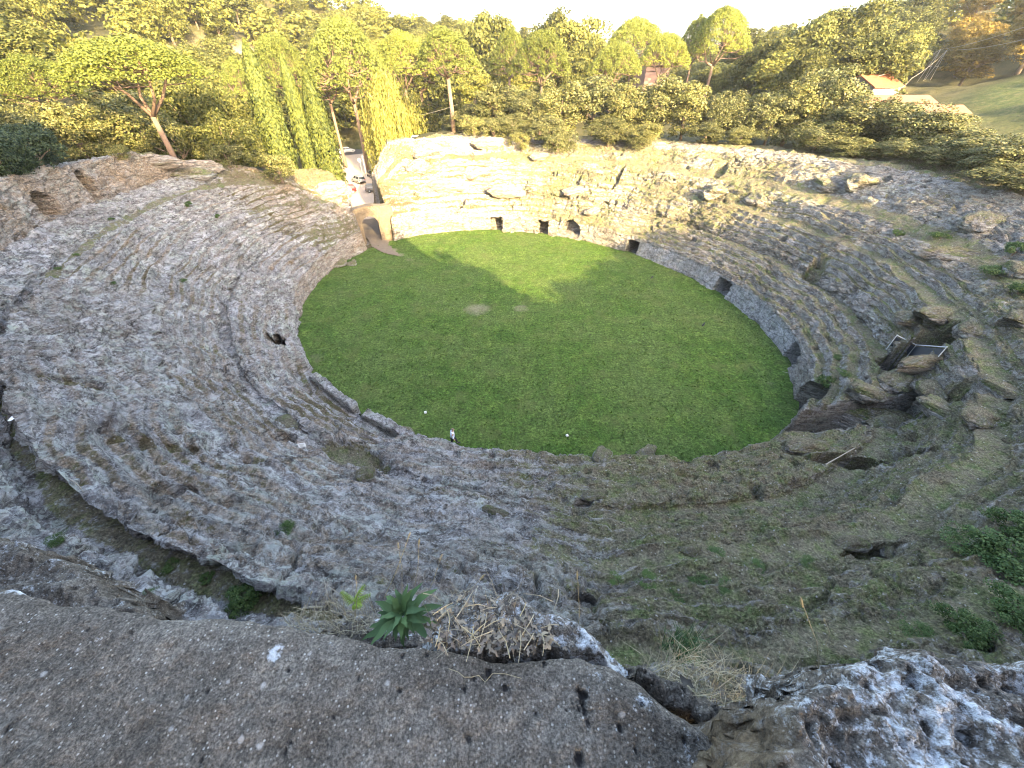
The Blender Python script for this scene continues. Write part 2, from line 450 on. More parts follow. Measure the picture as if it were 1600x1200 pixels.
# profile control points (o outward from the arena edge, z), per bearing
PROF = {
 -180: [(0.00,0.00),(0.35,1.80),(4.30,4.30),(4.45,3.80),(5.00,3.80),(5.20,4.60),(8.00,7.00),(8.60,7.40),(11.20,9.60),(11.70,9.90),(12.40,10.20),(12.90,10.50),(15.80,10.80),(16.50,14.00)],
 -160: [(0.00,0.00),(0.35,1.50),(4.30,4.30),(4.45,3.80),(5.00,3.80),(5.20,4.60),(8.00,7.00),(8.60,7.40),(11.30,10.00),(11.70,10.00),(12.50,10.10),(13.00,10.50),(15.80,10.90),(16.40,14.20)],
 -148: [(0.00,0.00),(0.35,1.40),(4.20,4.30),(4.40,3.90),(5.00,3.90),(5.20,4.60),(8.00,7.10),(8.60,7.50),(12.40,10.50),(12.28,9.80),(13.15,9.70),(13.45,10.75),(16.00,11.20),(16.60,15.00)],
 -135: [(0.00,0.00),(0.35,1.30),(4.20,4.30),(4.40,4.00),(5.00,4.00),(5.20,4.70),(8.00,7.20),(8.60,7.60),(12.40,10.70),(12.28,9.70),(13.25,9.70),(13.55,10.85),(15.28,11.30),(15.66,17.00)],
 -115: [(0.00,0.00),(0.35,1.60),(4.20,4.40),(4.50,4.20),(5.00,4.30),(5.30,4.80),(8.00,7.20),(8.60,7.60),(12.50,10.60),(12.38,9.80),(13.35,9.80),(13.65,10.75),(14.96,11.30),(15.32,18.00)],
 -102: [(0.00,0.00),(0.40,3.00),(4.20,4.90),(4.60,4.90),(5.00,5.10),(5.30,5.40),(8.00,7.50),(8.60,7.80),(12.00,10.50),(11.88,9.90),(12.75,9.90),(13.05,10.65),(14.26,11.20),(14.62,18.70)],
 -91:  [(0,0),(.4,3.7),(4.2,5.4),(4.6,5.5),(5.0,5.7),(5.3,5.8),(8.0,7.7),(8.6,8.1),(11.0,9.7),(11.4,9.9),(12.2,10.3),(12.6,10.6),(13.4,11.2),(14.2,18.9)],
 -78:  [(0,0),(.3,4.0),(3.8,5.1),(4.2,5.0),(4.9,5.2),(5.2,5.5),(7.0,6.9),(7.9,7.1),(10.0,8.8),(10.6,9.1),(11.2,9.4),(11.6,9.7),(12.9,10.4),(13.9,18.5)],
 -62:  [(0,0),(.4,3.3),(3.6,4.4),(4.0,4.3),(4.9,4.4),(5.3,5.1),(6.8,6.7),(7.9,6.8),(9.4,8.1),(10.2,8.5),(11,8.9),(11.6,9.3),(13.4,10.3),(15,15)],
 -45:  [(0,0),(.4,2.3),(3.5,3.9),(3.8,3.7),(4.9,3.7),(5.3,4.7),(6.8,6.6),(7.9,6.7),(9.2,7.8),(10,8.2),(11,8.7),(12,9.2),(14.5,10.4),(16,12.2)],
 -25:  [(0,0),(.4,2.1),(3.9,3.9),(4.1,3.7),(5.2,3.7),(5.7,4.9),(7.3,6.8),(8.5,6.9),(9.6,7.9),(11,8.5),(12.5,9.2),(14,9.9),(16.5,10.9),(18,11.6)],
 0:    [(0,0),(.4,2.1),(4.2,4.1),(4.4,3.9),(5.4,3.9),(5.8,5.0),(8.0,6.9),(8.8,7.1),(10.5,8.2),(12,8.8),(13.5,9.5),(15,10.3),(17.5,11.4),(19,11.9)],
 30:   [(0,0),(.4,2.1),(4.2,4.1),(4.4,3.9),(5.2,3.9),(5.5,4.8),(8.0,6.6),(8.8,6.9),(10.5,8.0),(12,8.6),(13.5,9.3),(15,10.0),(17.5,11.2),(18.8,11.6)],
 55:   [(0,0),(.4,2.2),(4.2,4.2),(4.4,4.05),(5.0,4.1),(5.3,4.7),(8.0,6.5),(8.8,6.8),(10.5,7.9),(11.5,8.4),(12.5,9.0),(13.5,9.6),(15.5,10.6),(16.8,11.1)],
 80:   [(0,0),(.3,2.4),(4.2,4.3),(4.4,4.5),(5.0,4.6),(5.3,5.0),(8.0,6.5),(8.6,6.8),(10,7.6),(11,8.2),(12,8.8),(13,9.4),(15,10.2),(16.2,10.7)],
 104:  [(0,0),(.3,2.7),(4.0,4.5),(4.3,4.7),(5.0,4.8),(5.3,5.2),(8.0,6.8),(8.6,7.1),(10,7.9),(11,8.4),(12.2,8.9),(13.4,9.5),(15.5,10.3),(16.8,10.7)],
 120:  [(0,0),(.25,3.0),(4.0,4.7),(4.3,4.9),(5.0,5.0),(5.3,5.4),(8.0,7.0),(8.6,7.3),(10,8.1),(11,8.6),(12.2,9.1),(13.4,9.6),(15.5,10.4),(16.8,10.7)],
 131:  [(0,0),(.25,3.2),(3.0,3.9),(3.4,4.0),(4.2,4.1),(4.6,4.3),(6.0,4.7),(6.6,4.8),(7.5,4.8),(8.2,4.6),(9,4.3),(10,4.0),(12,2.5),(14,1.5)],
 142:  [(0,0),(.3,2.9),(2.6,4.2),(3.0,4.3),(3.6,4.5),(4.0,4.7),(5.5,5.2),(6.2,5.4),(7.6,5.8),(8.4,5.9),(9.2,6.0),(10,6.1),(12,6.0),(14,5)],
 150:  [(0,0),(.35,2.6),(3.6,4.6),(3.9,4.5),(4.4,4.5),(4.7,5.0),(6.5,6.4),(7.2,6.7),(9,7.8),(9.8,8.1),(10.8,8.6),(11.8,8.9),(13.8,9.6),(15,9.6)],
 160:  [(0.00,0.00),(0.35,2.20),(4.10,4.30),(4.30,4.00),(4.90,4.00),(5.20,4.80),(7.60,6.80),(8.20,7.10),(10.60,9.00),(11.30,9.40),(12.10,9.80),(12.80,10.20),(15.00,10.90),(16.20,11.70)],
 169:  [(0.00,0.00),(0.35,2.00),(4.30,4.30),(4.45,3.90),(5.00,3.90),(5.20,4.70),(8.00,7.00),(8.60,7.30),(11.20,9.50),(11.70,9.80),(12.40,10.10),(13.00,10.40),(15.80,10.80),(16.60,13.60)],
}
SEG = [26, 74, 8, 8, 12, 58, 12, 62, 14, 14, 14, 22, 40]       # rows between the control points
_ks = sorted(PROF)
_tab = np.array([PROF[k] for k in _ks])
_kth = np.array(_ks, float)

# openings cut into steep faces: bearing from a foot pixel, half width, sill and head, depth, rounded head
def foot(px, py, z=0.0):
    p = at_z(px, py, z); th, o = polar(p[0], p[1]); return math.degrees(float(th)), float(o)
DOORS = []   # (theta, o_lo, o_hi, half width m, z0, z1, depth, arch)
for px, py, hw, hh, dep in [(987,396,0.85,1.8,6),(1111,461,0.95,1.8,6),(1190,560,1.0,1.85,6),(846,374,0.75,2.0,2.2),(779,370,0.9,2.1,2.0)]:
    DOORS.append((foot(px, py)[0], -1, 1.1, hw, -0.5, hh, dep, 0.0))
DOORS.append((foot(1222,638)[0], -1, 1.9, 1.6, -0.5, 2.2, 7.0, 0.9))
DOORS.append((foot(890,366,0.8)[0], -1, 1.2, 1.5, 0.7, 1.9, 1.6, 1.0))

def build_bowl():
    near = lambda t: 1000 / 120 if -150 <= t <= -30 else (220 / 18 if 128 <= t <= 146 else 640 / 222)
    tt = np.linspace(-180, 180, 7201); dens = np.array([near(t) for t in tt])
    cum = np.concatenate([[0], np.cumsum((dens[1:] + dens[:-1]) / 2 * 0.05)])
    nc = 1860
    thd = np.interp(np.linspace(0, cum[-1], nc + 1)[:-1], cum, tt)
    th = np.radians(thd)
    K = _tab.shape[1]
    O = np.stack([np.interp(thd, _kth, _tab[:, k, 0], period=360) for k in range(K)], 1)
    Z = np.stack([np.interp(thd, _kth, _tab[:, k, 1], period=360) for k in range(K)], 1)
    cs, sn = np.cos(th), np.sin(th)
    nb = sm(-128, -112, thd) * (1 - sm(-68, -56, thd))             # the back wall runs straight below the viewpoint
    yw = (CY - 0.05) / np.maximum(np.abs(sn), 0.3) - r0(th)
    O[:, 13] = O[:, 13] * (1 - nb) + yw * nb
    for k in range(K):                                             # the ledges wander
        a = 0.12 if k < 2 else (0.3 if k in (2,3,4,5,8,9,10,11,12,13) else 0.55)
        wv = fbm(cs * 14, sn * 14, np.full(nc, (k // 2) * 1.7), 4, 40) - 0.5
        O[:, k] += wv * a * 2 * (1 - nb * (k == 13))
        Z[:, k] += (fbm(cs * 11, sn * 11, np.full(nc, 9 + (k // 2) * 1.3), 4, 60) - 0.5) * (0.25 if k < 2 else 0.7) * (k > 0)
    # rows
    rows_o, rows_z, seg = [np.full(nc, -0.7)], [np.full(nc, -0.35)], [0]
    for k in range(K - 1):
        n = SEG[k]
        for i in range(n):
            t = i / n
            rows_o.append(O[:, k] * (1 - t) + O[:, k + 1] * t); rows_z.append(Z[:, k] * (1 - t) + Z[:, k + 1] * t); seg.append(k)
    rows_o.append(O[:, -1]); rows_z.append(Z[:, -1]); seg.append(K - 2)
    # shoulder out to the ground outside
    o_e, z_e = O[:, -1], Z[:, -1]
    rr = r0(th)
    for i in range(1, 27):
        t = i / 26; oo = o_e + t * 7.0
        gx, gy = CX + (rr + oo) * cs, CY + (rr + oo) * sn
        gg = G(gx, gy)
        s = sm(0, 0.75, t)
        rows_o.append(oo); rows_z.append(z_e * (1 - s) + (gg + 0.25) * s - 1.6 * sm(0.8, 1.0, t)); seg.append(13)
    o = np.stack(rows_o); z = np.stack(rows_z); seg = np.array(seg)[:, None] + 0 * o.astype(int)
    nr = o.shape[0]
    TH = np.broadcast_to(th, o.shape); THD = np.broadcast_to(thd, o.shape)
    RR = np.broadcast_to(rr, o.shape)
    def xy(oo): return CX + (RR + oo) * np.cos(TH), CY + (RR + oo) * np.sin(TH)
    # normal of the profile in (o, z)
    do = np.gradient(o, axis=0); dz = np.gradient(z, axis=0); ln = np.hypot(do, dz) + 1e-6
    no, nz = -dz / ln, do / ln
    x, y = xy(o)
    path = ((seg == 3) | (seg == 6) | (seg == 9)).astype(float)
    wall = ((seg == 0) | (seg == 12)).astype(float)
    # smooth class changes along rows
    def soft(a, n=3):
        for _ in range(n): a = (np.roll(a, 1, 0) + 2 * a + np.roll(a, -1, 0)) / 4
        return a
    path = soft(path); wall = soft(wall)
    pale = wall * (seg <= 1) * sm(-30, -22, THD) * (1 - sm(38, 46, THD))
    amp = 1.0 - 0.75 * path - 0.45 * wall - 0.25 * pale
    # worn seat steps
    slope = ((seg == 1) | (seg == 5) | (seg == 7)).astype(float)
    slope = soft(slope, 6)
    hstep = 0.5
    wob = (fbm(x * 0.22, y * 0.22, z * 0, 3, 77) - 0.5) * 1.6
    fr = z / hstep + wob
    fl = np.floor(fr); f = fr - fl
    zst = (fl + sm(0.02, 0.30, f) - wob) * hstep
    leftish = sm(-0.2, 0.8, -(x - CX) / 25 + 0.3)
    wst = slope * np.clip(fbm(x * 0.16, y * 0.16, z * 0.1, 3, 81) * 2.6 - 0.6, 0.12, 1) * 0.95
    # rock relief
    dx = np.cos(TH) * 0.55 + 0 * x
    along = TH * (RR + 6)
    n1 = fbm(x * 0.30, y * 0.30, z * 0.4, 4, 101) - 0.5
    n2 = fbm(along * 0.33 + z * 0.25, o * 1.05, z * 1.2, 4, 131, 0.55, True)
    n2 = n2 + 0.75 * (np.floor(n2 * 6) / 6 - n2) - 0.55
    n3 = fbm(x * 1.7, y * 1.7, z * 2.2, 4, 151, 0.6) - 0.5
    n4 = fbm(x * 6.0, y * 6.0, z * 6.0, 3, 171, 0.6, True) - 0.5
    n2 = n2 * (1 + 0.8 * sm(58, 70, THD) * (1 - sm(124, 130, THD)))
    d = (n1 * 0.85 + n2 * 0.75 + n3 * 0.55 + n4 * 0.20) * amp * (1 - 0.6 * wst * (x < 5) - 0.4 * wst * (x >= 5))
    # deep cracks and pockets
    cr = np.abs(fbm(x * 0.55 + 3, y * 0.55, z * 0.3, 3, 201) - 0.5)
    d -= 0.35 * amp * (1 - sm(0.0, 0.035, cr)) * np.clip(fbm(x * 0.2, y * 0.2, z * 0, 2, 211) * 3 - 1.2, 0, 1)
    pk = fbm(x * 0.9, y * 0.9, z * 0.9, 2, 221)
    d -= 0.55 * amp * sm(0.74, 0.84, pk)
    far = seg == 13
    z = z + wst * (zst - z)
    tread = wst * sm(0.3, 0.5, f) * (1 - sm(0.85, 0.98, f))
    o = o + no * d; z = z + nz * d
    z = np.where(seg == 0, np.maximum(z, -0.3), z)
    x, y = xy(o)
    grow = np.zeros_like(x)

    # parapet ledge behind the low walls
    pl = np.array([foot(486,583)[0], foot(556,640)[0], foot(566,648)[0], foot(652,694)[0]])
    THu = np.where(THD > 90, THD - 360, THD)
    plu = np.where(pl > 90, pl - 360, pl)
    on = sm(plu[0] - 1.0, plu[0] + 1.0, THu) * (1 - sm(plu[3] - 1.0, plu[3] + 1.0, THu))
    k = on * (1 - sm(1.35, 1.9, o)) * sm(-0.3, 0.1, o)
    z = z * (1 - k) + np.minimum(z, 0.55 + n3 * 0.2) * k
    grow += k * 0.35
    # pits and hollows: (px, py, assumed z, long radius, short radius, bearing of the long axis, floor drop)
    def pit(px, py, zz, ra, rb, rotd, drop, gw=0.0, sharp=0.35):
        nonlocal z, grow
        c = at_z(px, py, zz) if np.isscalar(px) else px
        ca, sa = math.cos(R(rotd)), math.sin(R(rotd))
        ux, uy = x - c[0], y - c[1]
        a = (ux * ca + uy * sa) / ra; b2 = (-ux * sa + uy * ca) / rb
        rad = np.sqrt(a * a + b2 * b2) + (n3 * 0.5 + n1 * 0.25)
        k = 1 - sm(1 - sharp, 1.0, rad)
        z = z - k * drop
        grow += k * gw
        return k
    k = pit(548,712,4.5, 3.2, 1.3, -24, 0.0, 0.0, 0.6)
    zf = 3.95; k2 = np.clip(k * 1.2, 0, 1); z = z * (1 - k2) + np.minimum(z, zf + n3 * 0.2) * k2; grow += 0.8 * k2      # grassy hollow
    pit(445,700,4.6, 0.9, 0.75, -10, 1.2, -0.3)
    k = pit(1350,722,4.2, 2.6, 0.55, -8, 2.6, -0.3, 0.2)
    c0_, c1_ = pol_pt(-50.0, 0.2), pol_pt(-38.5, 6.6)
    cdv = (c1_ - c0_); cl = np.linalg.norm(cdv); cdv /= cl
    cs_ = (x - c0_[0]) * cdv[0] + (y - c0_[1]) * cdv[1]; ct_ = -(x - c0_[0]) * cdv[1] + (y - c0_[1]) * cdv[0]
    k = (1 - sm(0.85, 1.1, np.abs(ct_) + n3 * 0.35 - 0.3)) * sm(-2.0, -1.2, cs_) * (1 - sm(cl - 0.4, cl + 0.2, cs_ + n3))
    z = z * (1 - k) + np.minimum(z, -0.2 + 2.6 * np.clip(cs_ / cl, 0, 1)**1.4) * k; grow -= 0.6 * (1 - sm(0.2, 0.8, np.abs(np.abs(ct_) - 0.95))) * (np.abs(cs_ - cl / 2) < cl / 2 + 1)
    k = pit(1458,532,5.9, 2.4, 1.3, 0, 3.4, -0.3, 0.15)
    pit(pol_pt(-153.2, 1.55), 0, 0, 1.15, 0.75, -54, 2.5, -0.3, 0.12)
    pit(265,768,9.4, 0.7, 0.55, 0, 1.0, -0.2); pit(238,510,7.6, 0.45, 0.45, 0, 0.8); pit(575,690,3.5, 1.0, 0.25, -30, 0.3, 0.2)
    pit(920,922,9.4, 0.5, 0.3, 0, 0.5); pit(1010,585,2.0, 0.01, 0.01, 0, 0)
    pit(1370,862,7.3, 1.4, 0.5, 10, 0.9); pit(130,620,8.8, 1.2, 0.5, 10, 0.4, 0.5); pit(270,725,7.6, 1.3, 0.4, 20, 0.3, 0.5)
    pit(1310,355,9.0, 1.5, 0.9, 50, 1.0, 0.4); pit(1115,300,6.6, 1.2, 1.0, 50, 1.1, 0.2); pit(965,285,6.5, 2.6, 0.4, 60, 0.9); pit(905,265,8, 1.4, 0.5, 80, 0.8)
    pit(718,275,7.6, 1.6, 0.6, 70, 1.6); pit(1095,605,2, 0.01, 0.01, 0, 0)

    # gate passage
    g0 = at_z(596, 386, 0)[:2]; g1 = at_z(560, 312, 0)[:2]
    gd = (g1 - g0) / np.linalg.norm(g1 - g0); gn = np.array([-gd[1], gd[0]])
    s_ = (x - g0[0]) * gd[0] + (y - g0[1]) * gd[1]; t_ = (x - g0[0]) * gn[0] + (y - g0[1]) * gn[1]
    tw = np.abs(t_ + (n3 * 0.5)) 
    kk = (1 - sm(2.1, 2.5, tw)) * sm(-6, -4, s_)
    z = z * (1 - kk) + np.minimum(z, -0.06) * kk

    # door openings: push the face inward
    rr_o = RR + o
    for (td, olo, ohi, hw, z0, z1, dep, arch) in DOORS:
        dt = np.abs((THD - td + 180) % 360 - 180); wm = np.radians(dt) * rr_o
        head = z1 + arch * (np.sqrt(np.clip(1 - (wm / hw)**2, 0, 1)) - 0.5) * hw * 0.9
        ins = (wm < hw + (n3 * 0.25)) & (z < head) & (z > z0) & (o < ohi) & (o > olo - 0.5) & (seg <= 1)
        ins &= (o > -0.5)
        o = np.where(ins, o + dep, o)
        z = np.where(ins & (seg == 1), z - 0.0, z)
    # niches in the back cliff
    rr_o = RR + o
    for td, zz, hw, hh, dep in [(-172.8,11.95,1.0,1.0,1.7),(179.0,12.05,0.62,1.35,1.6)]:
        dt = np.abs((THD - td + 180) % 360 - 180); wm = np.radians(dt) * rr_o
        a = (wm / hw)**2 + np.clip((z - zz) / hh, -3, 3)**2
        o = np.where((a < 1 + n3 * 0.5) & (o > 15.0) & (o < 17.2), o + dep, o)
    pit(470, 316, 6.6, 0.7, 0.6, 0, 1.3)
    # a tunnel mouth that turns along the arena wall
    dc = pol_pt(-153.2, 1.55); da, db = (x - dc[0]) * -0.59 + (y - dc[1]) * 0.81, (x - dc[0]) * 0.81 + (y - dc[1]) * 0.59
    ins = (np.abs(db) < 0.78 + n3 * 0.3) & (da > 0.35) & (da < 1.9) & (z < 1.75) & (o > 0.5) & (o < 3.2)
    TH = TH - ins * (3.4 / (RR + o))
    # caves: the back of a pit runs in under the rock
    rr_o = RR + o
    for td, oc, hw, zc, dep in [(-27.2,6.7,2.0,5.75,5.0),(-118.5,5.2,0.8,4.3,1.6),(-53.5,4.9,2.0,3.6,1.0)]:
        dt = np.abs((THD - td + 180) % 360 - 180); wm = np.radians(dt) * rr_o
        ins = (wm < hw + n3 * 0.8) & (o > oc - 0.3) & (o < oc + 2.2) & (z < zc + n3 * 0.4)
        o = np.where(ins, o + dep, o)
    x, y = xy(o)

    V = np.stack([x, y, z], -1).reshape(-1, 3)
    i = np.arange(nr - 1)[:, None] * nc; j = np.arange(nc)[None, :]; j2 = (j + 1) % nc
    F = np.stack([i + j, i + j2, i + nc + j2, i + nc + j], -1).reshape(-1, 4)[:, ::-1]
    # growth and tint masks (what grows or shows there, not light)
    dzr = np.gradient(z, axis=0); dor = np.gradient(o, axis=0)
    flat = np.abs(dor) / (np.hypot(dor, dzr) + 1e-6)
    right = sm(-4, 9, x + (y - 25) * -0.05 + (n1 * 9))
    right = np.where(y > 50, np.maximum(right, sm(-12, 6, x)), right)
    nearmid = sm(-9, 6, x + n1 * 10) * (1 - sm(6, 26, y))
    low = fbm(x * 0.12, y * 0.12, z * 0, 3, 301)
    grow += right * 0.42 + nearmid * 0.16 + sm(0.45, 0.75, low) * 0.16
    grow += path * (0.18 + 0.12 * right) * (seg != 3) + path * (seg == 3) * right * 0.22
    grow += tread * (0.42 + 0.07 * (x < 2)) + path * (seg == 9) * (x < 3) * 0.42
    grow += sm(0.55, 0.95, flat) * 0.12 - 0.10 - wall * 0.6
    grow += np.where(seg == 13, 0.35, 0)
    kback = np.where(y > 48, 1.0, 0) * sm(-6, -18, x)
    grow += 0.30 * kback + 0.6 * sm(46, 54, y) * (fbm(x * 0.3, y * 0.3, z * 0.3, 3, 341) - 0.25)
    warm = np.clip(right * 0.75 + nearmid * 0.4 + (fbm(x * 0.2, y * 0.2, z, 3, 311) - 0.5) * 1.3 + 0.12, 0, 1)
    tan = np.clip((seg == 12) * 1.0 * (x < -20) * (0.45 + 1.3 * (fbm(x * 0.6, y * 0.6, z * 0.25, 3, 321) - 0.35)), 0, 1)
    tan = np.maximum(tan, sm(48, 54, y) * (1 - right * 0.75) * np.clip(0.35 + 1.6 * (fbm(x * 0.35, y * 0.35, z * 0.9, 3, 331) - 0.45), 0, 1))
    tan = np.maximum(tan, (seg == 0) * (x < -12) * (y > 36) * 0.5)
    tan = np.maximum(tan, tread * 0.75 * (1 - sm(-4, 6, x)))
    colr = np.ones((nr * nc, 4), np.float32)
    colr[:, 0] = np.clip(grow, 0, 1).ravel(); colr[:, 1] = warm.ravel(); colr[:, 2] = tan.ravel(); colr[:, 3] = (pale * (seg == 0)).ravel()
    me = make_mesh('rock_terraces', V, F, False)
    at = me.color_attributes.new('mask', 'FLOAT_COLOR', 'POINT'); at.data.foreach_set('color', colr.ravel())
    ob = link('rock_terraces', me, M_ROCK); ob['kind'] = 'structure'
    ob['label'] = 'rock-cut stone seating terraces ringing the grass arena'
    return ob, V, F, (g0, gd, gn)

bowl, BV, BF, (g0, gd, gn) = build_bowl()

# lawn
def build_lawn():
    nt_, nr_ = 300, 60
    th = np.linspace(-math.pi, math.pi, nt_ + 1)[:-1]
    v = [[CX, CY, 0.0]]; s = np.linspace(0, 1, nr_ + 1)[1:]
    rad = (r0(th) + 0.45)[None, :] * s[:, None]
    x = CX + rad * np.cos(th); y = CY + rad * np.sin(th)
    z = (fbm(x * 0.25, y * 0.25, 0 * x, 3, 401) - 0.5) * 0.14
    edge = r0(th)[None, :] - rad
    z = z + 0.12 * (1 - sm(0, 1.2, np.abs(edge) + n_(x, y)))
    V = np.concatenate([v, np.stack([x, y, z], -1).reshape(-1, 3)])
    j = np.arange(nt_); T = np.stack([0 * j, 1 + j, 1 + (j + 1) % nt_], 1)
    i = np.arange(nr_ - 1)[:, None] * nt_ + 1; jj = j[None, :]
    Q = np.stack([i + jj, i + nt_ + jj, i + nt_ + (jj + 1) % nt_, i + (jj + 1) % nt_], -1).reshape(-1, 4)
    me = make_mesh('lawn', V, [Q, T], True)
    bare = np.zeros(len(V))
    for px, py, r1, a in [(586,378,1.6,1.2),(600,385,1.5,1.2),(612,391,1.5,1.1),(625,398,1.4,0.85),(640,405,1.5,0.6),(745,483,3.2,0.75),(815,482,2.0,0.7),(690,478,4,0.45),(620,470,4,0.35),(860,490,2.2,0.4),(800,555,3,0.25),(1060,445,2.5,0.3),(1110,490,2.5,0.35),(495,560,2.0,0.55),(600,390,2,0.5),(1195,600,2,0.5),(560,430,2,0.35),(1010,570,4,0.3)]:
        c = at_z(px, py, 0); dd = np.hypot(V[:,0] - c[0], (V[:,1] - c[1]) * 1.2)
        bare = np.maximum(bare, a * (1 - sm(0.2 * r1, r1, dd)))
    th_, o_ = polar(V[:,0], V[:,1]); bare = np.maximum(bare, 0.45 * sm(-1.6, 0, o_))
    col = np.ones((len(V), 4), np.float32); col[:, 0] = bare
    at = me.color_attributes.new('mask', 'FLOAT_COLOR', 'POINT'); at.data.foreach_set('color', col.ravel())
    ob = link('lawn', me, M_LAWN); ob['kind'] = 'structure'; return ob
def n_(x, y): return (fbm(x * 1.5, y * 1.5, 0 * x, 2, 402) - 0.5) * 1.0
lawn = build_lawn()

# ground outside the bowl
def build_ground():
    def axis(segs):
        return np.concatenate([np.arange(a, b, st) for a, b, st in segs])
    xs = axis([(-330,-260,10),(-260,-70,3),(-70,-10,0.7),(-10,90,1.4),(90,260,3),(260,341,10)])
    ys = axis([(-120,-60,6),(-60,50,2),(50,135,0.8),(135,300,3),(300,480,8)])
    X, Y = np.meshgrid(xs, ys)
    Z = G(X, Y)
    th, o = polar(X, Y)
    s_ = (X - g0[0]) * gd[0] + (Y - g0[1]) * gd[1]; t_ = (X - g0[0]) * gn[0] + (Y - g0[1]) * gn[1]
    inside = o < 16.0
    oe = np.interp(np.degrees(th), _kth, _tab[:, -1, 0], period=360)
    sink = 1 - sm(0.2, 5.5, o - oe)
    Z = np.where(o < oe + 5.5, Z * (1 - sink) - 12 * sink, Z)
    Z = np.where(o < oe + 1.0, -12.0, Z)
    cor = (np.abs(t_) < 2.6) & (s_ > -2) & (s_ < 30)
    Z = np.where(cor & (Z > -0.5), -0.06, Z)
    V = np.stack([X, Y, Z], -1).reshape(-1, 3)
    ny, nx = X.shape
    i = np.arange(ny - 1)[:, None] * nx; j = np.arange(nx - 1)[None, :]
    F = np.stack([i + j, i + j + 1, i + nx + j + 1, i + nx + j], -1).reshape(-1, 4)
    me = make_mesh('hillside', V, F, True)
    mead = np.zeros_like(X)
    for cx, cy, r in [(125,75,45),(112,90,25),(-20,135,14),(-42,132,12),(-35,118,8),(95,60,18)]:
        mead = np.maximum(mead, 1 - sm(0.6 * r, r, np.hypot(X - cx, Y - cy)))
    gx = np.gradient(Z, axis=1) / np.gradient(X, axis=1); gy = np.gradient(Z, axis=0) / np.gradient(Y, axis=0)
    rock = sm(0.7, 1.6, np.hypot(gx, gy))
    col = np.ones((len(V), 4), np.float32); col[:, 0] = mead.ravel(); col[:, 1] = rock.ravel()
    at = me.color_attributes.new('mask', 'FLOAT_COLOR', 'POINT'); at.data.foreach_set('color', col.ravel())
    ob = link('hillside', me, M_GROUND); ob['kind'] = 'structure'
    return ob, V, F
hill, HV, HF = build_ground()

M_GRAVEL = plain('gravel', (0.40, 0.315, 0.235), 0.95, var=0.2, scale=2.5)
M_DIRT = plain('trodden_earth', (0.135, 0.105, 0.075), 0.95, var=0.3, scale=3)
M_ASPH = plain('asphalt', (0.075, 0.07, 0.068), 0.85, var=0.2, scale=4)
def sheet(name, P, z, mat, kind='structure'):
    V = np.array([(p[0], p[1], z) for p in P]); me = bpy.data.meshes.new(name)
    me.from_pydata(V.tolist(), [], [tuple(range(len(V)))]); me.update()
    o = link(name, me, mat); o['kind'] = kind; return o
sheet('gravel_lot', [ (p - LOT.mean(0)) * 1.02 + LOT.mean(0) for p in LOT], 0.03, M_GRAVEL)
_ps = np.concatenate([np.linspace(-4.6, 0, 16), np.linspace(0.5, 14, 14)])
_pw = np.interp(_ps, [-4.6, -3.6, -1, 1, 4, 10, 14], [0.12, 0.55, 0.95, 1.2, 1.5, 2.3, 2.4])
_pc = np.interp(_ps, [-4.6, -2, 0, 14], [-1.6, -0.55, 0, 0])
_wb = (fbm(_ps * 1.3, 0 * _ps, 0 * _ps, 3, 444) - 0.5) * 0.7; _wc = (fbm(_ps * 1.3, 0 * _ps + 7, 0 * _ps, 3, 445) - 0.5) * 0.7
pa = [g0 + gd * s + gn * (c + w_ + q) for s, w_, c, q in zip(_ps, _pw, _pc, _wb)]
pb = [g0 + gd * s - gn * (w_ - c + q) for s, w_, c, q in zip(_ps, _pw, _pc, _wc)]
pth = sheet('path', pa + pb[::-1], 0.11, M_DIRT)
rd = [at_z(px, py, 0)[:2] for px, py in [(498,232),(574,229),(578,239),(515,246)]]
sheet('road', rd, 0.06, M_ASPH)

# what the camera's lines of sight meet on the ground (to find where things stand)
_bv = BVHTree.FromPolygons(BV.tolist(), BF.tolist(), all_triangles=False)
_hv = BVHTree.FromPolygons(HV.tolist(), HF.tolist(), all_triangles=False)
EYE = Vector((0, 0, CAM_H))
def hit(px, py):
    d = Vector(ray(px, py)).normalized()
    best = None
    for bvh in (_bv, _hv):
        r = bvh.ray_cast(EYE, d)
        if r[0] is not None and (best is None or r[3] < best[1]): best = (r[0], r[3], r[1])
    z0 = Vector(at_z(px, py, 0.03))
    if best is None or (z0 - EYE).length < best[1]: return z0, Vector((0, 0, 1))
    return best[0], best[2]
def drop(x, y, z=60):
    best = -1e9
    for bvh in (_bv, _hv):
        r = bvh.ray_cast(Vector((x, y, z)), Vector((0, 0, -1)))
        if r[0] is not None: best = max(best, r[0].z)
    return best
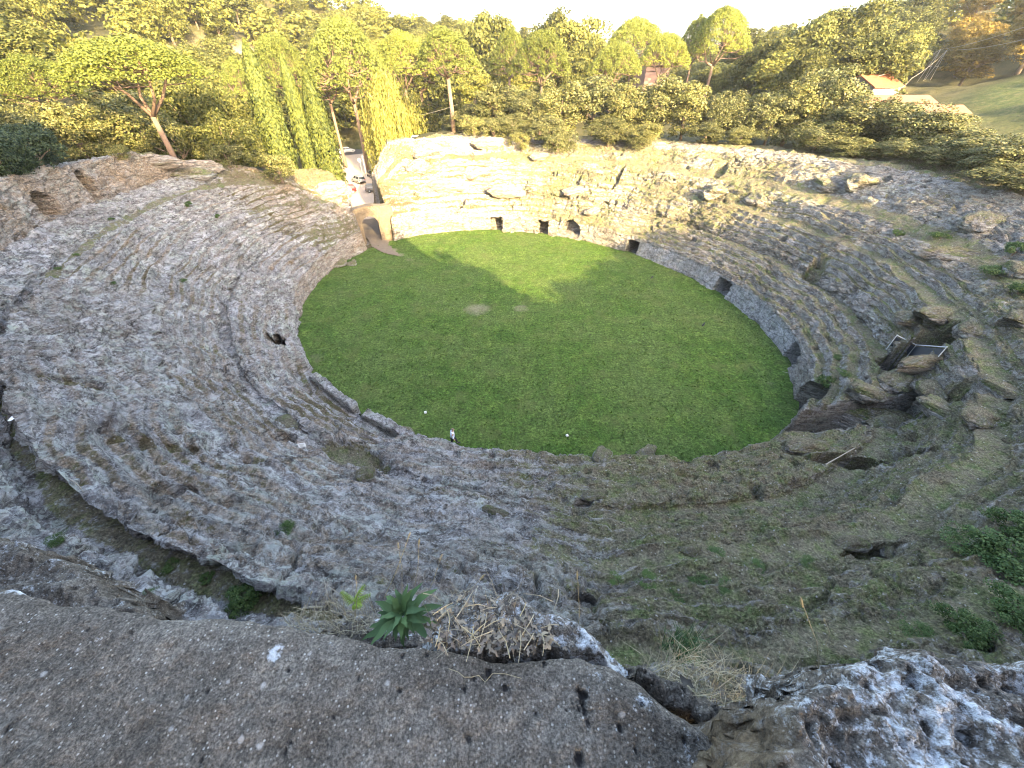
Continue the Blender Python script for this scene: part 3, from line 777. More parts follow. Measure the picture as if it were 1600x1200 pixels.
#@@PART3
# ------------------------------------------------------------------ the stone underfoot
def foreground_rock():
    b = NB('parapet_stone')
    mid = b.noise(3.0, 5, 0.65); fine = b.noise(28.0, 5, 0.75); vf = b.noise(120.0, 3, 0.7)
    c = b.ramp(mid, [(0.3, (0.078, 0.066, 0.054)), (0.55, (0.115, 0.099, 0.083)), (0.75, (0.16, 0.14, 0.118))])
    c = b.mix(0.9, c, b.ramp(fine, [(0.3, 0.45), (0.5, 1.0), (0.7, 1.6)]), 'MULTIPLY')
    c = b.mix(0.85, c, b.ramp(vf, [(0.34, 0.35), (0.5, 1.0), (0.66, 1.8)]), 'MULTIPLY')
    v = b.vor(70.0); rnd = b.sep(v.outputs['Color'])
    fl = b.math('MULTIPLY', b.ramp(b.math('ADD', v.outputs['Distance'], b.math('MULTIPLY', b.math('SUBTRACT', vf, 0.5), 0.5)), [(0.17, 1.0), (0.30, 0.0)]), b.ramp(rnd[0], [(0.55, 0.0), (0.6, 1.0)]))
    c = b.mix(b.math('MULTIPLY', fl, 0.75), c, b.ramp(rnd[1], [(0.0, (0.24, 0.2, 0.16)), (0.6, (0.34, 0.31, 0.27)), (1.0, (0.5, 0.48, 0.45))]))
    v2 = b.vor(17.0); r2 = b.sep(v2.outputs['Color'])
    f2 = b.math('MULTIPLY', b.ramp(b.math('ADD', v2.outputs['Distance'], b.math('MULTIPLY', b.math('SUBTRACT', fine, 0.5), 0.6)), [(0.10, 1.0), (0.2, 0.0)]), b.ramp(r2[0], [(0.84, 0.0), (0.86, 1.0)]))
    c = b.mix(b.math('MULTIPLY', f2, 0.65), c, (0.42, 0.39, 0.36))
    m = b.sep(b.attr('mask').outputs['Color'])            # R lichen crust, G shade painted into the pits, B fresh tan
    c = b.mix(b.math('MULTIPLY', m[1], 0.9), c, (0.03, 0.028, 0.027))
    lf = b.ramp(b.math('ADD', m[0], b.math('MULTIPLY', b.math('SUBTRACT', b.noise(22.0, 6, 0.8), 0.5), 2.2)), [(0.5, 0.0), (0.75, 1.0)])
    c = b.mix(lf, c, b.ramp(fine, [(0.3, (0.32, 0.33, 0.34)), (0.6, (0.55, 0.56, 0.58))]))
    c = b.mix(b.math('MULTIPLY', m[2], 0.85), c, b.ramp(b.noise(16.0, 7, 0.8), [(0.36, (0.035, 0.026, 0.018)), (0.48, (0.12, 0.088, 0.055)), (0.6, (0.20, 0.155, 0.10)), (0.72, (0.34, 0.30, 0.25))]))
    b.color(c)
    b.normal(b.bump(b.math('ADD', fine, b.math('MULTIPLY', vf, 0.6)), 1.0, 0.016))
    b.p.inputs['Specular IOR Level'].default_value = 0.12
    return b.m
M_SLAB = foreground_rock()
def mask_mesh(name, V, F, r, g, bl, mat, smooth=True):
    me = make_mesh(name, V, F, smooth)
    col = np.ones((len(V), 4), np.float32)
    for k, a in enumerate((r, g, bl)): col[:, k] = np.clip(np.asarray(a).ravel() if np.ndim(a) else np.full(len(V), a), 0, 1)
    at = me.color_attributes.new('mask', 'FLOAT_COLOR', 'POINT'); at.data.foreach_set('color', col.ravel())
    return link(name, me, mat)

SZ = 19.4
edge_px = [(-500,905),(-200,900),(0,917),(100,936),(200,953),(300,963),(400,973),(500,986),(570,1000),(640,1011),(700,1017),(760,1027),(850,1024),(905,1022),(960,1046),(1000,1070),(1050,1106),(1100,1140),(1150,1168),(1185,1215),(1230,1300)]
ep = np.array([at_z(px, py, SZ)[:2] for px, py in edge_px])
def slab():
    xs = np.linspace(ep[0,0], ep[-1,0], 620)
    ye = np.interp(xs, ep[:,0], ep[:,1]) + (fbm(xs * 7, xs * 0, xs * 0, 5, 501) - 0.5) * 0.05
    # v: 0 = foot of the front face, then over the lip and back
    vs = np.concatenate([np.linspace(-1, 0, 26)[:-1], np.linspace(0, 1, 220)**1.9])
    X = np.broadcast_to(xs, (len(vs), len(xs))).copy()
    back = -2.6
    Y = np.where(vs[:, None] < 0, ye + 0.03 * np.sin(-vs[:, None] * 2.5) - (-vs[:, None]) * 0.10, ye + (back - ye) * np.clip(vs[:, None], 0, 1))
    Z = np.where(vs[:, None] < 0, SZ + vs[:, None] * 1.3, SZ + 0 * X)
    d = np.clip(ye - Y, 0, 9)
    Z = Z - 0.035 * np.exp(-d / 0.03) * (vs[:, None] >= 0) + (fbm(X * 1.6, Y * 1.6, 0 * X, 4, 511) - 0.5) * 0.04 + (fbm(X * 14, Y * 14, Z * 9, 5, 521, 0.7) - 0.5) * 0.022
    # a low worn rib runs back from the crack on the right
    rib = np.interp(X, [0.2, 0.6, 0.95], [0.40, 0.28, 0.12]); Z += 0.025 * np.exp(-((Y - rib + 0.05) / 0.05)**2) * sm(0.15, 0.4, X)
    g = np.zeros_like(X); lich = np.zeros_like(X)
    pits = [(910,1085,.021),(912,1110,.012),(886,1110,.008),(905,1110,.009),(918,1128,.007),(836,1116,.009),(970,1138,.011),(1070,1158,.010),(993,1172,.008),(905,1185,.014),(850,1035,.009),(623,1080,.009),(763,1052,.013),(740,1060,.009),(727,1077,.008),(788,1076,.01),(628,1022,.008),(665,1020,.008),(450,1047,.008),(430,1035,.005),(325,1082,.007),(315,1190,.009),(445,1176,.007),(453,1158,.008),(732,1153,.008),(205,990,.009),(225,985,.006),(135,985,.007),(30,1000,.007),(75,1045,.006),(10,1140,.012),(1000,1100,.01),(1110,1190,.014),(560,1060,.006),(520,1120,.006)]
    wob60 = fbm(X * 55, Y * 55, 0 * X, 2, 531)
    for px, py, r in pits:
        c = at_z(px, py, SZ)
        dd = np.hypot(X - c[0], (Y - c[1]) * 0.8) 
        r = r * 0.8; dd = dd + (wob60 - 0.5) * r * 1.5
        k = 1 - sm(0.75 * r, 1.1 * r, dd)
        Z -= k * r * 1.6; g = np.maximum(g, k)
    for px, py, r, a in [(432,1020,.05,.75),(520,1005,.05,.5),(150,1003,.05,.45),(30,905,.1,.8),(930,1060,.1,.45),(1010,1105,.12,.42),(1080,1165,.08,.4),(700,1110,.03,.3)]:
        c = at_z(px, py, SZ); dd = np.hypot(X - c[0], Y - c[1]); lich = np.maximum(lich, a * (1 - sm(0.2 * r, r, dd)))
    V = np.stack([X, Y, Z], -1).reshape(-1, 3)
    nr, nc = X.shape
    i = np.arange(nr - 1)[:, None] * nc; j = np.arange(nc - 1)[None, :]
    F = np.stack([i + j, i + j + 1, i + nc + j + 1, i + nc + j], -1).reshape(-1, 4)[:, ::1]
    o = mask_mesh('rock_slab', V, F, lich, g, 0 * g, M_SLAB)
    tag(o, 'flat grey brown stone slab filling the bottom foreground', 'rock')
    return o
slab()

def noisy_rock(name, P, topz, base, label, seed, rough=0.05, res=0.011, holes=40, tanside=None, lichen=0.4, hole_r=(0.008, 0.03), dome=0.05, cat='rock', zfun=None, topd=None, off=None):
    """a lump standing on a plan outline P (n,2): height field with steep noisy flanks"""
    P = np.asarray(P); lo = P.min(0) - 0.06; hi = P.max(0) + 0.06
    xs = np.arange(lo[0], hi[0], res); ys = np.arange(lo[1], hi[1], res)
    X, Y = np.meshgrid(xs, ys)
    d = -poly_dist(X, Y, P)
    s = (hi - lo).max()
    d = d + (fbm(X * 9, Y * 9, 0 * X, 4, seed) - 0.5) * rough * 1.2
    edge = sm(-0.03, 0.07, d)
    Z = topz + (dome * sm(0, 0.4 * s, d) - dome) + (fbm(X * 4, Y * 4, 0 * X, 4, seed + 3) - 0.5) * rough * 1.6 + (fbm(X * 16, Y * 16, 0 * X, 4, seed + 5, 0.65, True) - 0.6) * rough * 0.6 + (fbm(X * 60, Y * 60, 0 * X, 2, seed + 6) - 0.5) * 0.008
    if zfun is not None: Z = Z + zfun(X, Y)
    g = np.zeros_like(X); r_ = np.random.default_rng(seed)
    for k in range(holes):
        cx = r_.uniform(lo[0], hi[0]); cy = r_.uniform(lo[1], hi[1]); r = r_.uniform(*hole_r) * (0.6 + 0.8 * r_.random()**2)
        a = r_.uniform(0, math.pi); ux = (X - cx) * math.cos(a) + (Y - cy) * math.sin(a); uy = -(X - cx) * math.sin(a) + (Y - cy) * math.cos(a)
        dd = np.hypot(ux, uy * r_.uniform(1.2, 1.9)) * (1 + (fbm(X * 30, Y * 30, 0 * X, 2, seed + 9) - 0.5) * 0.9)
        kk = 1 - sm(0.55 * r, 1.15 * r, dd)
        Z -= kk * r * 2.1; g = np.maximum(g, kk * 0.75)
    Z = base + (Z - base) * edge
    tan = np.zeros_like(X)
    if tanside is not None: tan = (1 - sm(0.03, 0.10, d + (fbm(X * 12, Y * 12, 0 * X, 3, seed + 11) - 0.5) * 0.08)) * sm(tanside, tanside - 0.12, X) 
    lich = lichen * (0.5 + fbm(X * 5, Y * 5, 0 * X, 3, seed + 13))
    flank = 4 * edge * (1 - edge); fx = fbm(X * 13, Y * 13, Z * 13, 4, seed + 21, 0.6) - 0.5; fy = fbm(X * 13 + 9, Y * 13, Z * 13, 4, seed + 22, 0.6) - 0.5
    X2 = X + fx * flank * rough * 1.1; Y2 = Y + fy * flank * rough * 1.1
    V = np.stack([X2, Y2, Z], -1).reshape(-1, 3); ny, nx = X.shape
    i = np.arange(ny - 1)[:, None] * nx; j = np.arange(nx - 1)[None, :]
    F = np.stack([i + j, i + j + 1, i + nx + j + 1, i + nx + j], -1).reshape(-1, 4)
    keep = (edge.ravel()[F].max(1) > 0.0)
    F = F[keep]
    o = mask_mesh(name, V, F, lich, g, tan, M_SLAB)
    return tag(o, label, cat)

bp = [at_z(px, py, 19.75)[:2] for px, py in [(1165,1165),(1190,1100),(1232,1062),(1275,1052),(1290,1008),(1330,990),(1372,996),(1400,992),(1440,1000),(1500,1004),(1560,1010),(1640,1012),(1760,1030),(1800,1500),(1170,1420),(1150,1260)]]
noisy_rock('pitted_boulder', bp, 19.85, 19.25, 'rough pitted grey boulder with pale lichen at the bottom right corner', 601, 0.12, 0.0056, 260, tanside=0.72, lichen=0.50, hole_r=(0.004, 0.020), dome=0.05)
op = [at_z(px, py, 19.38)[:2] for px, py in [(648,1012),(672,958),(700,935),(745,915),(795,903),(835,915),(870,928),(905,940),(940,965),(962,1000),(985,1030),(965,1050),(915,1030),(850,1030),(760,1034),(700,1024)]]
noisy_rock('rough_outcrop', op, 19.42, 19.1, 'rough pitted rock lump with white lichen behind the dry leaf litter', 631, 0.06, 0.0062, 26, lichen=0.55, hole_r=(0.006, 0.016), dome=0.07)
cp = [at_z(px, py, 19.25)[:2] for px, py in [(955,1040),(985,1012),(1040,1040),(1100,1080),(1150,1105),(1185,1130),(1170,1190),(1120,1160),(1060,1120),(1000,1075)]]
noisy_rock('crumbling_edge', cp, 19.27, 18.9, 'crumbling brown earth and rock edge between slab and boulder', 641, 0.13, 0.006, 70, tanside=None, lichen=0.12, hole_r=(0.005, 0.016), dome=0.05)
lp = [at_z(px, py, 18.6)[:2] for px, py in [(-160,800),(-40,806),(60,838),(120,868),(170,893),(205,925),(215,960),(150,985),(60,990),(-160,960)]]
noisy_rock('rock_ledge', lp, 18.62, 17.9, 'pale lichen covered rock ledge beyond the slab at the left edge', 651, 0.14, 0.012, 60, lichen=0.36, hole_r=(0.01, 0.03), dome=0.16)
dp = [at_z(px, py, 19.0)[:2] for px, py in [(330,985),(400,955),(470,945),(530,930),(580,925),(640,940),(680,960),(670,1020),(560,1030),(430,1005)]]
noisy_rock('dry_grass_ledge', dp, 18.98, 18.5, 'low pale crumbly ledge behind the slab under the green rosette', 661, 0.08, 0.009, 12, lichen=0.4, dome=0.10)

# ------------------------------------------------------------------ foliage builders
def leaf_quads(c, nrm, size, aspect=0.55, roll=None, r=rng):
    """pointed quads at c (n,3) facing nrm (n,3)"""
    n = len(c); nrm = nrm / (np.linalg.norm(nrm, axis=1, keepdims=True) + 1e-9)
    h = r.normal(size=(n, 3)) if roll is None else roll
    a = np.cross(nrm, h); a /= np.linalg.norm(a, axis=1, keepdims=True) + 1e-9
    b2 = np.cross(nrm, a)
    if roll is not None: a, b2 = b2, a       # long axis along roll
    s = np.broadcast_to(np.asarray(size, float), (n,))[:, None]
    V = np.stack([c - a * s * 0.5, c + b2 * s * 0.5 * aspect - a * s * 0.08, c + a * s * 0.5, c - b2 * s * 0.5 * aspect - a * s * 0.08], 1).reshape(-1, 3)
    return V
def quads_mesh(name, V): return make_mesh(name, V, np.arange(len(V)).reshape(-1, 4), False)
def sph(n, r=rng):
    v = r.normal(size=(n, 3)); return v / np.linalg.norm(v, axis=1, keepdims=True)

def clump_leaves(centres, radii, per, size, flat=0.75, up=0.35, r=rng):
    out = []
    for c, rad in zip(centres, radii):
        n = int(per * (0.7 + 0.6 * r.random()))
        d = sph(n, r); d[:, 2] = np.where(d[:, 2] < -0.35, -d[:, 2], d[:, 2])
        rr = rad * (0.55 + 0.5 * r.random((n, 1))**0.5)
        p = c + d * rr * np.array([1, 1, flat])
        nn = d + r.normal(size=(n, 3)) * 0.55 + np.array([0, 0, up])
        out.append(leaf_quads(p, nn, size * (0.6 + 0.8 * r.random(n)), 0.6, r=r))
    return np.concatenate(out)

def fit(V, H, Rad):
    """stretch a crown so that it truly reaches H and Rad"""
    V = V.copy(); zt = np.percentile(V[:, 2], 99.6); z0 = min(V[:, 2].min(), 0) if zt < 1 else 0
    V[:, 2] *= H / zt
    q = np.percentile(np.hypot(V[:, 0], V[:, 1]), 98); V[:, :2] *= Rad / q
    return V
def pine_proto(name, H, Rad, depth, seed, lean=0.0, forks=3, fork_h=0.5, per=120, nclump=230):
    r = np.random.default_rng(seed)
    cen, rad = [], []
    for k in range(nclump):
        q = math.sqrt((k + 0.5) / nclump); a = k * 2.39996 + r.uniform(-0.2, 0.2)
        rr = Rad * q * (0.95 + 0.12 * math.sin(3 * a + seed))
        zz = H - 0.9 - depth * q**2.3 + r.normal() * 0.25
        cen.append((rr * math.cos(a) + lean, rr * math.sin(a), zz)); rad.append(r.uniform(0.85, 1.35) * Rad / 8.5)
    cen = np.array(cen); rad = np.array(rad)
    V = clump_leaves(cen, rad * 1.15, per, 0.32 * (Rad / 9)**0.5, 0.7, 0.5, r)
    V = fit(V, H, Rad)
    crown = quads_mesh(name + '_crown', V)
    t = MB(); fh = H * fork_h
    tp = [np.array([0, 0, -0.8]), np.array([0.05, 0, fh * 0.4]), np.array([lean * 0.35, 0.1, fh])]
    t.tube(tp, [0.46 * H / 20, 0.38 * H / 20, 0.32 * H / 20], 8)
    limbs = []
    for k in range(forks):
        a = k * 2 * math.pi / forks + r.uniform(0, 1.2)
        e = np.array([lean + math.cos(a) * Rad * 0.42, math.sin(a) * Rad * 0.42, H - depth * 0.75 - 1.2])
        m = tp[2] * 0.5 + e * 0.5 + np.array([0, 0, -0.4]) + r.normal(size=3) * 0.3
        t.tube([tp[2], m, e], [0.28 * H / 20, 0.21 * H / 20, 0.11 * H / 20], 6); limbs += [m, e, (m + e) / 2]
    limbs = np.array(limbs + [tp[2]])
    for c in cen[::2]:
        i = np.argmin(np.linalg.norm(limbs - c, axis=1) + 0.6 * np.maximum(0, limbs[:, 2] - c[2] + 1.0))
        s = limbs[i]; m = s * 0.45 + c * 0.55 + np.array([0, 0, -0.5])
        t.tube([s, m, c], [0.10, 0.075, 0.04], 4, False)
    return crown, t.mesh(name + '_trunk', True)

def cypress_proto(name, H, Rad, seed, n=9500):
    r = np.random.default_rng(seed)
    u = r.random(n)**0.8; a = r.uniform(0, 2 * math.pi, n)
    prof = np.interp(u, [0, 0.06, 0.25, 0.6, 0.85, 1.0], [0.5, 0.85, 1.0, 0.84, 0.5, 0.05])
    lobes = 1 + 0.10 * np.sin(a * 5 + u * 3 + seed) + 0.09 * np.sin(a * 9 - u * 14) + 0.06 * np.sin(u * 40 + a * 3)
    rr = Rad * prof * lobes * (0.72 + 0.33 * r.random(n))
    p = np.stack([rr * np.cos(a), rr * np.sin(a), u * H], 1)
    out = np.stack([np.cos(a), np.sin(a), 0.35 + 0 * a], 1)
    rl = np.stack([np.cos(a) * 0.25, np.sin(a) * 0.25, np.ones(n)], 1) + r.normal(size=(n, 3)) * 0.15
    V = leaf_quads(p, out + r.normal(size=(n, 3)) * 0.35, 0.5 * (0.6 + 0.8 * r.random(n)), 0.42, rl, r)
    t = MB(); t.tube([(0,0,-0.8),(0,0,H*0.3),(0,0,H*0.9)], [0.28, 0.2, 0.05], 7)
    V = fit(V, H, Rad); return quads_mesh(name + '_crown', V), t.mesh(name + '_trunk', True)

def willow_proto(H, Rad, seed):
    r = np.random.default_rng(seed); Vs = []
    for k in range(1050):
        q = math.sqrt(r.random()); a = r.uniform(0, 2 * math.pi)
        rr = Rad * (q * (0.88 + 0.13 * math.sin(a * 4 + 1) + 0.08 * math.sin(a * 7) + r.uniform(-0.07, 0.07)))
        zt = H - 5.2 * q**2.6 + r.normal() * 0.4 + 0.5 * math.sin(a * 6)
        if r.random() < 0.4: zt -= r.uniform(0, 7)
        zb = r.uniform(0.5, 4.0) if q > 0.6 else r.uniform(3, 10)
        n = int((zt - zb) / 0.42)
        if n < 2: continue
        t = np.linspace(0, 1, n); arch = 0.55 + 0.45 * sm(0, 0.3, t)
        ro = rr * arch if r.random() < 0.5 else rr * (0.9 + 0.12 * t)
        p = np.stack([ro * math.cos(a), ro * math.sin(a), zt + (zb - zt) * t], 1) + r.normal(size=(n, 3)) * 0.16
        nn = np.stack([np.full(n, math.cos(a)), np.full(n, math.sin(a)), np.full(n, 0.25)], 1) + r.normal(size=(n, 3)) * 0.6
        rl = np.stack([0 * t, 0 * t, -np.ones(n)], 1) + r.normal(size=(n, 3)) * 0.28
        Vs.append(leaf_quads(p, nn, 0.66 * (0.7 + 0.6 * r.random(n)), 0.3, rl, r))
    t = MB(); t.tube([(0,0,-0.5),(0.2,0,H*0.3),(0,0.1,H*0.55)], [0.55, 0.45, 0.3], 8)
    for k in range(6):
        a = k * 1.05; t.tube([(0,0.1,H*0.5),(math.cos(a)*Rad*0.3,math.sin(a)*Rad*0.3,H*0.75),(math.cos(a)*Rad*0.65,math.sin(a)*Rad*0.65,H*0.86)], [0.22,0.15,0.06], 5)
    return quads_mesh('willow_crown', fit(np.concatenate(Vs), H, Rad)), t.mesh('willow_trunk', True)

def bushy_proto(name, H, Rad, seed, nclump=70, per=60, size=0.34, low=0.1):
    r = np.random.default_rng(seed); cen, rad = [], []
    for k in range(nclump):
        d = sph(1, r)[0]
        if d[2] < 0 and r.random() < 0.3: d[2] = -d[2]
        q = (0.62 + 0.38 * r.random()) * (0.9 + 0.2 * math.sin(3 * math.atan2(d[1], d[0]) + seed))
        rd_ = r.uniform(0.17, 0.30) * Rad
        cen.append((d[0] * (Rad - rd_ * 0.7) * q, d[1] * (Rad - rd_ * 0.7) * q, H * (low + (1 - low) * 0.47) + d[2] * H * (1 - low) * 0.43 * q)); rad.append(rd_)
    V = clump_leaves(np.array(cen), np.array(rad), per, size, 0.85, 0.25, r)
    t = MB(); t.tube([(0,0,-0.8),(0.1,0,H*0.3),(0,0.1,H*0.7)], [0.05*Rad+0.1, 0.04*Rad+0.07, 0.05], 6)
    for k in range(6):
        c = cen[k * (nclump // 6)]; t.tube([(0.1,0,H*0.28), (c[0]*0.5, c[1]*0.5, c[2]*0.6+H*0.1), c], [0.03*Rad, 0.02*Rad, 0.02], 4, False)
    V = fit(V, H, Rad); return quads_mesh(name + '_crown', V), t.mesh(name + '_trunk', True)

PROTO = {
 'pine': [pine_proto('pine_a', 20, 9, 5.0, 11, forks=4, fork_h=0.42), pine_proto('pine_b', 20, 7.5, 7.0, 12, forks=4, fork_h=0.5, nclump=230), pine_proto('pine_c', 20, 8, 6, 13, 1.0, 3, 0.52), pine_proto('pine_d', 20, 6.0, 6.5, 14, -0.5, 3, 0.55, nclump=190)],
 'cypress': [cypress_proto('cypress_a', 20, 1.9, 21), cypress_proto('cypress_b', 20, 1.6, 22)],
 'willow': [willow_proto(18, 8, 31)],
 'oak': [bushy_proto('oak_a', 9, 4.2, 41, 90, 150, 0.25, 0.0), bushy_proto('oak_b', 8.5, 3.8, 42, 84, 150, 0.24, 0.0), bushy_proto('oak_c', 9.5, 4.6, 43, 96, 150, 0.26, 0.0)],
 'wood': [bushy_proto('wood_a', 13, 5.2, 51, 96, 150, 0.36, 0.08), bushy_proto('wood_b', 14, 4.6, 52, 90, 150, 0.35, 0.06), bushy_proto('wood_c', 12, 5.8, 53, 100, 150, 0.37, 0.05)],
 'shrub': [bushy_proto('shrub_a', 3.2, 2.3, 61, 46, 120, 0.15, 0.0), bushy_proto('shrub_b', 3.0, 2.6, 62, 50, 120, 0.15, 0.0)],
}
PH = {'pine': [20]*4, 'cypress': [20, 20], 'willow': [18], 'oak': [9, 8.5, 9.5], 'wood': [13, 14, 12], 'shrub': [3.2, 3.0]}
PR = {'pine': [9, 7.5, 8, 6], 'cypress': [1.9, 1.6], 'willow': [8], 'oak': [4.2, 3.8, 4.6], 'wood': [5.2, 4.6, 5.8], 'shrub': [2.3, 2.6]}
PM = {'pine': (M_PINE, M_PINEBARK), 'cypress': (M_CYP, M_BARK), 'willow': (M_WILLOW, M_BARK), 'oak': (M_OAK, M_BARK), 'wood': (M_WOOD, M_BARK), 'shrub': (M_OAK, M_BARK)}
_var = {}
def tree(kind, v, x, y, z, h, width, name, label, cat='tree', group=None, rz=None, leaf=None):
    """one tree: an empty at its foot with crown and trunk; meshes are shared between alike trees"""
    cr, tr = PROTO[kind][v]
    e = empty(name, label, cat, (x, y, z), random.uniform(0, 6.28) if rz is None else rz, group)
    sz = h / PH[kind][v]; sx = width / (2 * PR[kind][v])
    e.scale = (sx, sx, sz)
    lm = leaf or PM[kind][0]
    if leaf is not None:
        key = (cr.name, leaf.name)
        if key not in _var:
            c2 = cr.copy(); c2.materials.clear(); _var[key] = c2
        cr = _var[key]
    link('crown', cr, lm, e); link('trunk', tr, PM[kind][1], e)
    return e
def tree_px(kind, v, px, py, dist, wpx, name, label, cat='tree', group=None, rz=None, leaf=None, base=None, minh=2.0):
    """crown top seen at (px, py), standing `dist` metres away over the ground"""
    d = ray(px, py); t = dist / math.hypot(d[0], d[1])
    p = d * t + np.array([0, 0, CAM_H])
    zb = drop(p[0], p[1]) if base is None else base
    h = max(minh, p[2] - zb)
    return tree(kind, v, p[0], p[1], zb - 0.1, h, wpx * t / FPX, name, label, cat, group, rz, leaf)

# ---- the named trees
tree_px('pine', 0, 178, 56, 68, 225, 'umbrella_pine', 'broad umbrella pine with forked pale trunk standing on the left rim', 'pine tree')
tree_px('pine', 2, 20, 84, 84, 135, 'umbrella_pine', 'umbrella pine cut by the left edge of the picture', 'pine tree')
tree_px('pine', 3, 358, 88, 112, 70, 'umbrella_pine', 'small umbrella pine crown just left of the tallest cypress', 'pine tree')
tree_px('pine', 1, 425, 52, 118, 100, 'umbrella_pine', 'umbrella pine behind the cypresses', 'pine tree')
tree_px('pine', 1, 525, 27, 112, 130, 'umbrella_pine', 'tall umbrella pine with bare branches above the car park', 'pine tree', base=0)
tree_px('pine', 3, 492, 62, 120, 80, 'umbrella_pine', 'slim umbrella pine leaning out beside the right cypress', 'pine tree')
tree_px('pine', 2, 618, 48, 128, 120, 'umbrella_pine', 'wide umbrella pine right behind the yellow willow', 'pine tree')
tree_px('pine', 3, 648, 68, 140, 90, 'umbrella_pine', 'umbrella pine deeper behind the willow on its right side', 'pine tree')
tree_px('pine', 3, 695, 40, 92, 112, 'umbrella_pine', 'umbrella pine with one tall bare trunk on the far rock rim', 'pine tree')
tree_px('pine', 3, 795, 42, 130, 70, 'umbrella_pine', 'umbrella pine with only its flat top showing left of the round one', 'pine tree')
tree_px('pine', 1, 850, 46, 112, 100, 'umbrella_pine', 'round-topped umbrella pine above the oak row', 'pine tree')
tree_px('pine', 2, 965, 65, 118, 95, 'umbrella_pine', 'umbrella pine left of the pink house', 'pine tree')
tree_px('pine', 0, 998, 26, 150, 95, 'umbrella_pine', 'higher umbrella pine on the skyline behind the pink house', 'pine tree')
tree_px('pine', 2, 1042, 51, 128, 85, 'umbrella_pine', 'umbrella pine right in front of the pink house', 'pine tree')
tree_px('pine', 3, 1098, 22, 138, 52, 'umbrella_pine', 'thinner left one of two pines standing against the sky', 'pine tree')
tree_px('pine', 1, 1138, 9, 134, 100, 'umbrella_pine', 'fuller right one of two pines standing against the sky', 'pine tree')
tree_px('cypress', 0, 380, 60, 82, 50, 'cypress', 'tallest cypress with ragged tip, leftmost of the three', 'cypress')
tree_px('cypress', 1, 437, 80, 86, 38, 'cypress', 'middle slim cypress of the three by the gate', 'cypress')
tree_px('cypress', 1, 474, 103, 84, 46, 'cypress', 'right cypress of the three beside the lamp post', 'cypress')
tree_px('cypress', 1, 1188, 62, 165, 26, 'cypress', 'dark distant cypress right of the two skyline pines', 'cypress')
tree_px('willow', 0, 598, 116, 104, 108, 'weeping_willow', 'yellow weeping willow overhanging the car park', 'willow')
tree_px('shrub', 0, 425, 240, 66, 66, 'leafy_shrub', 'green shrub at the feet of the cypresses', 'shrub')
tree_px('shrub', 1, 330, 175, 70, 110, 'leafy_shrub', 'big pale green shrub between left pine and cypresses', 'shrub', leaf=M_WOOD)
tree_px('oak', 0, 318, 120, 84, 100, 'leafy_tree', 'leafy tree behind the pale green shrub on the left', 'tree', leaf=M_WOOD)
tree_px('shrub', 0, 258, 192, 72, 80, 'leafy_shrub', 'dry brownish shrub right of the big left pine trunk', 'shrub')

# evergreen shrubs on the left rim, their shade put into the leaf colour
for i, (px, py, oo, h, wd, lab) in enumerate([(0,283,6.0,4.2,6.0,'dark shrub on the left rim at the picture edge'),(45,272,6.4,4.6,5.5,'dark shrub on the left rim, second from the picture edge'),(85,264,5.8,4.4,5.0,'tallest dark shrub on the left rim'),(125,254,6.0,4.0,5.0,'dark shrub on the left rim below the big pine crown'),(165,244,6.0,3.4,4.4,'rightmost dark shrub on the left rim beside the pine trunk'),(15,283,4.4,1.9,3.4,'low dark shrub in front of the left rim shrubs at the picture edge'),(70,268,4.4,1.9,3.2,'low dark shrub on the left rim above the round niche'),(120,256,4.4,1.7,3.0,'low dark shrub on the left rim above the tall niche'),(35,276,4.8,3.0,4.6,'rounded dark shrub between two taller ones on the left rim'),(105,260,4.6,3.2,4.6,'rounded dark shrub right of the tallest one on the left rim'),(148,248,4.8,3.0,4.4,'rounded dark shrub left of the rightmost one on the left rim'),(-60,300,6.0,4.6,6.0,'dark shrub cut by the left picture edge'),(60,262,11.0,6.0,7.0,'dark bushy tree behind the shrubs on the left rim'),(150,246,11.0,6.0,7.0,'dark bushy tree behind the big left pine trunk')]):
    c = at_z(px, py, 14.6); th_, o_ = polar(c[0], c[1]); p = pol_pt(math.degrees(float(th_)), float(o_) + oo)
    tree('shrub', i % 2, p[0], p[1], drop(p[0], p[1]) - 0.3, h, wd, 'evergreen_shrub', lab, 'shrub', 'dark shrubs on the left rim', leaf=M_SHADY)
# the oak row along the far and right rim
OAKROW = 'evergreen oaks in the row behind the far rim'
row = [(735,160,92,70),(775,128,88,85),(828,135,84,85),(880,125,82,90),(935,118,82,95),(985,124,80,90),(1035,118,80,90),(1085,128,80,85),(1135,142,80,85),(1180,142,80,80),(1222,150,78,70),
       (1262,120,80,100),(1318,104,82,110),(1360,150,76,110),(1405,150,78,100),(1450,160,74,120),(1495,175,72,110),(1530,200,68,110),(1570,205,66,110),(1612,215,62,130),(1590,285,58,120),
       (800,175,80,60),(860,180,76,60),(955,180,75,70),(1010,190,74,60),(1110,190,74,60),(1165,196,74,60),(1290,190,72,80),(1350,215,70,80),(1420,230,68,90),(1480,245,66,80)]
for i, (px, py, d, wp) in enumerate(row):
    front = i >= 22
    lab = '%s low oak bush from the left, growing in front of the tall oak row' % ORD[i - 22] if front else '%s bushy evergreen oak from the left in the tall row behind the far rim' % ORD[i]
    tree_px('oak', i % 3, px, py, d, wp, 'evergreen_oak', lab, 'oak tree', OAKROW)
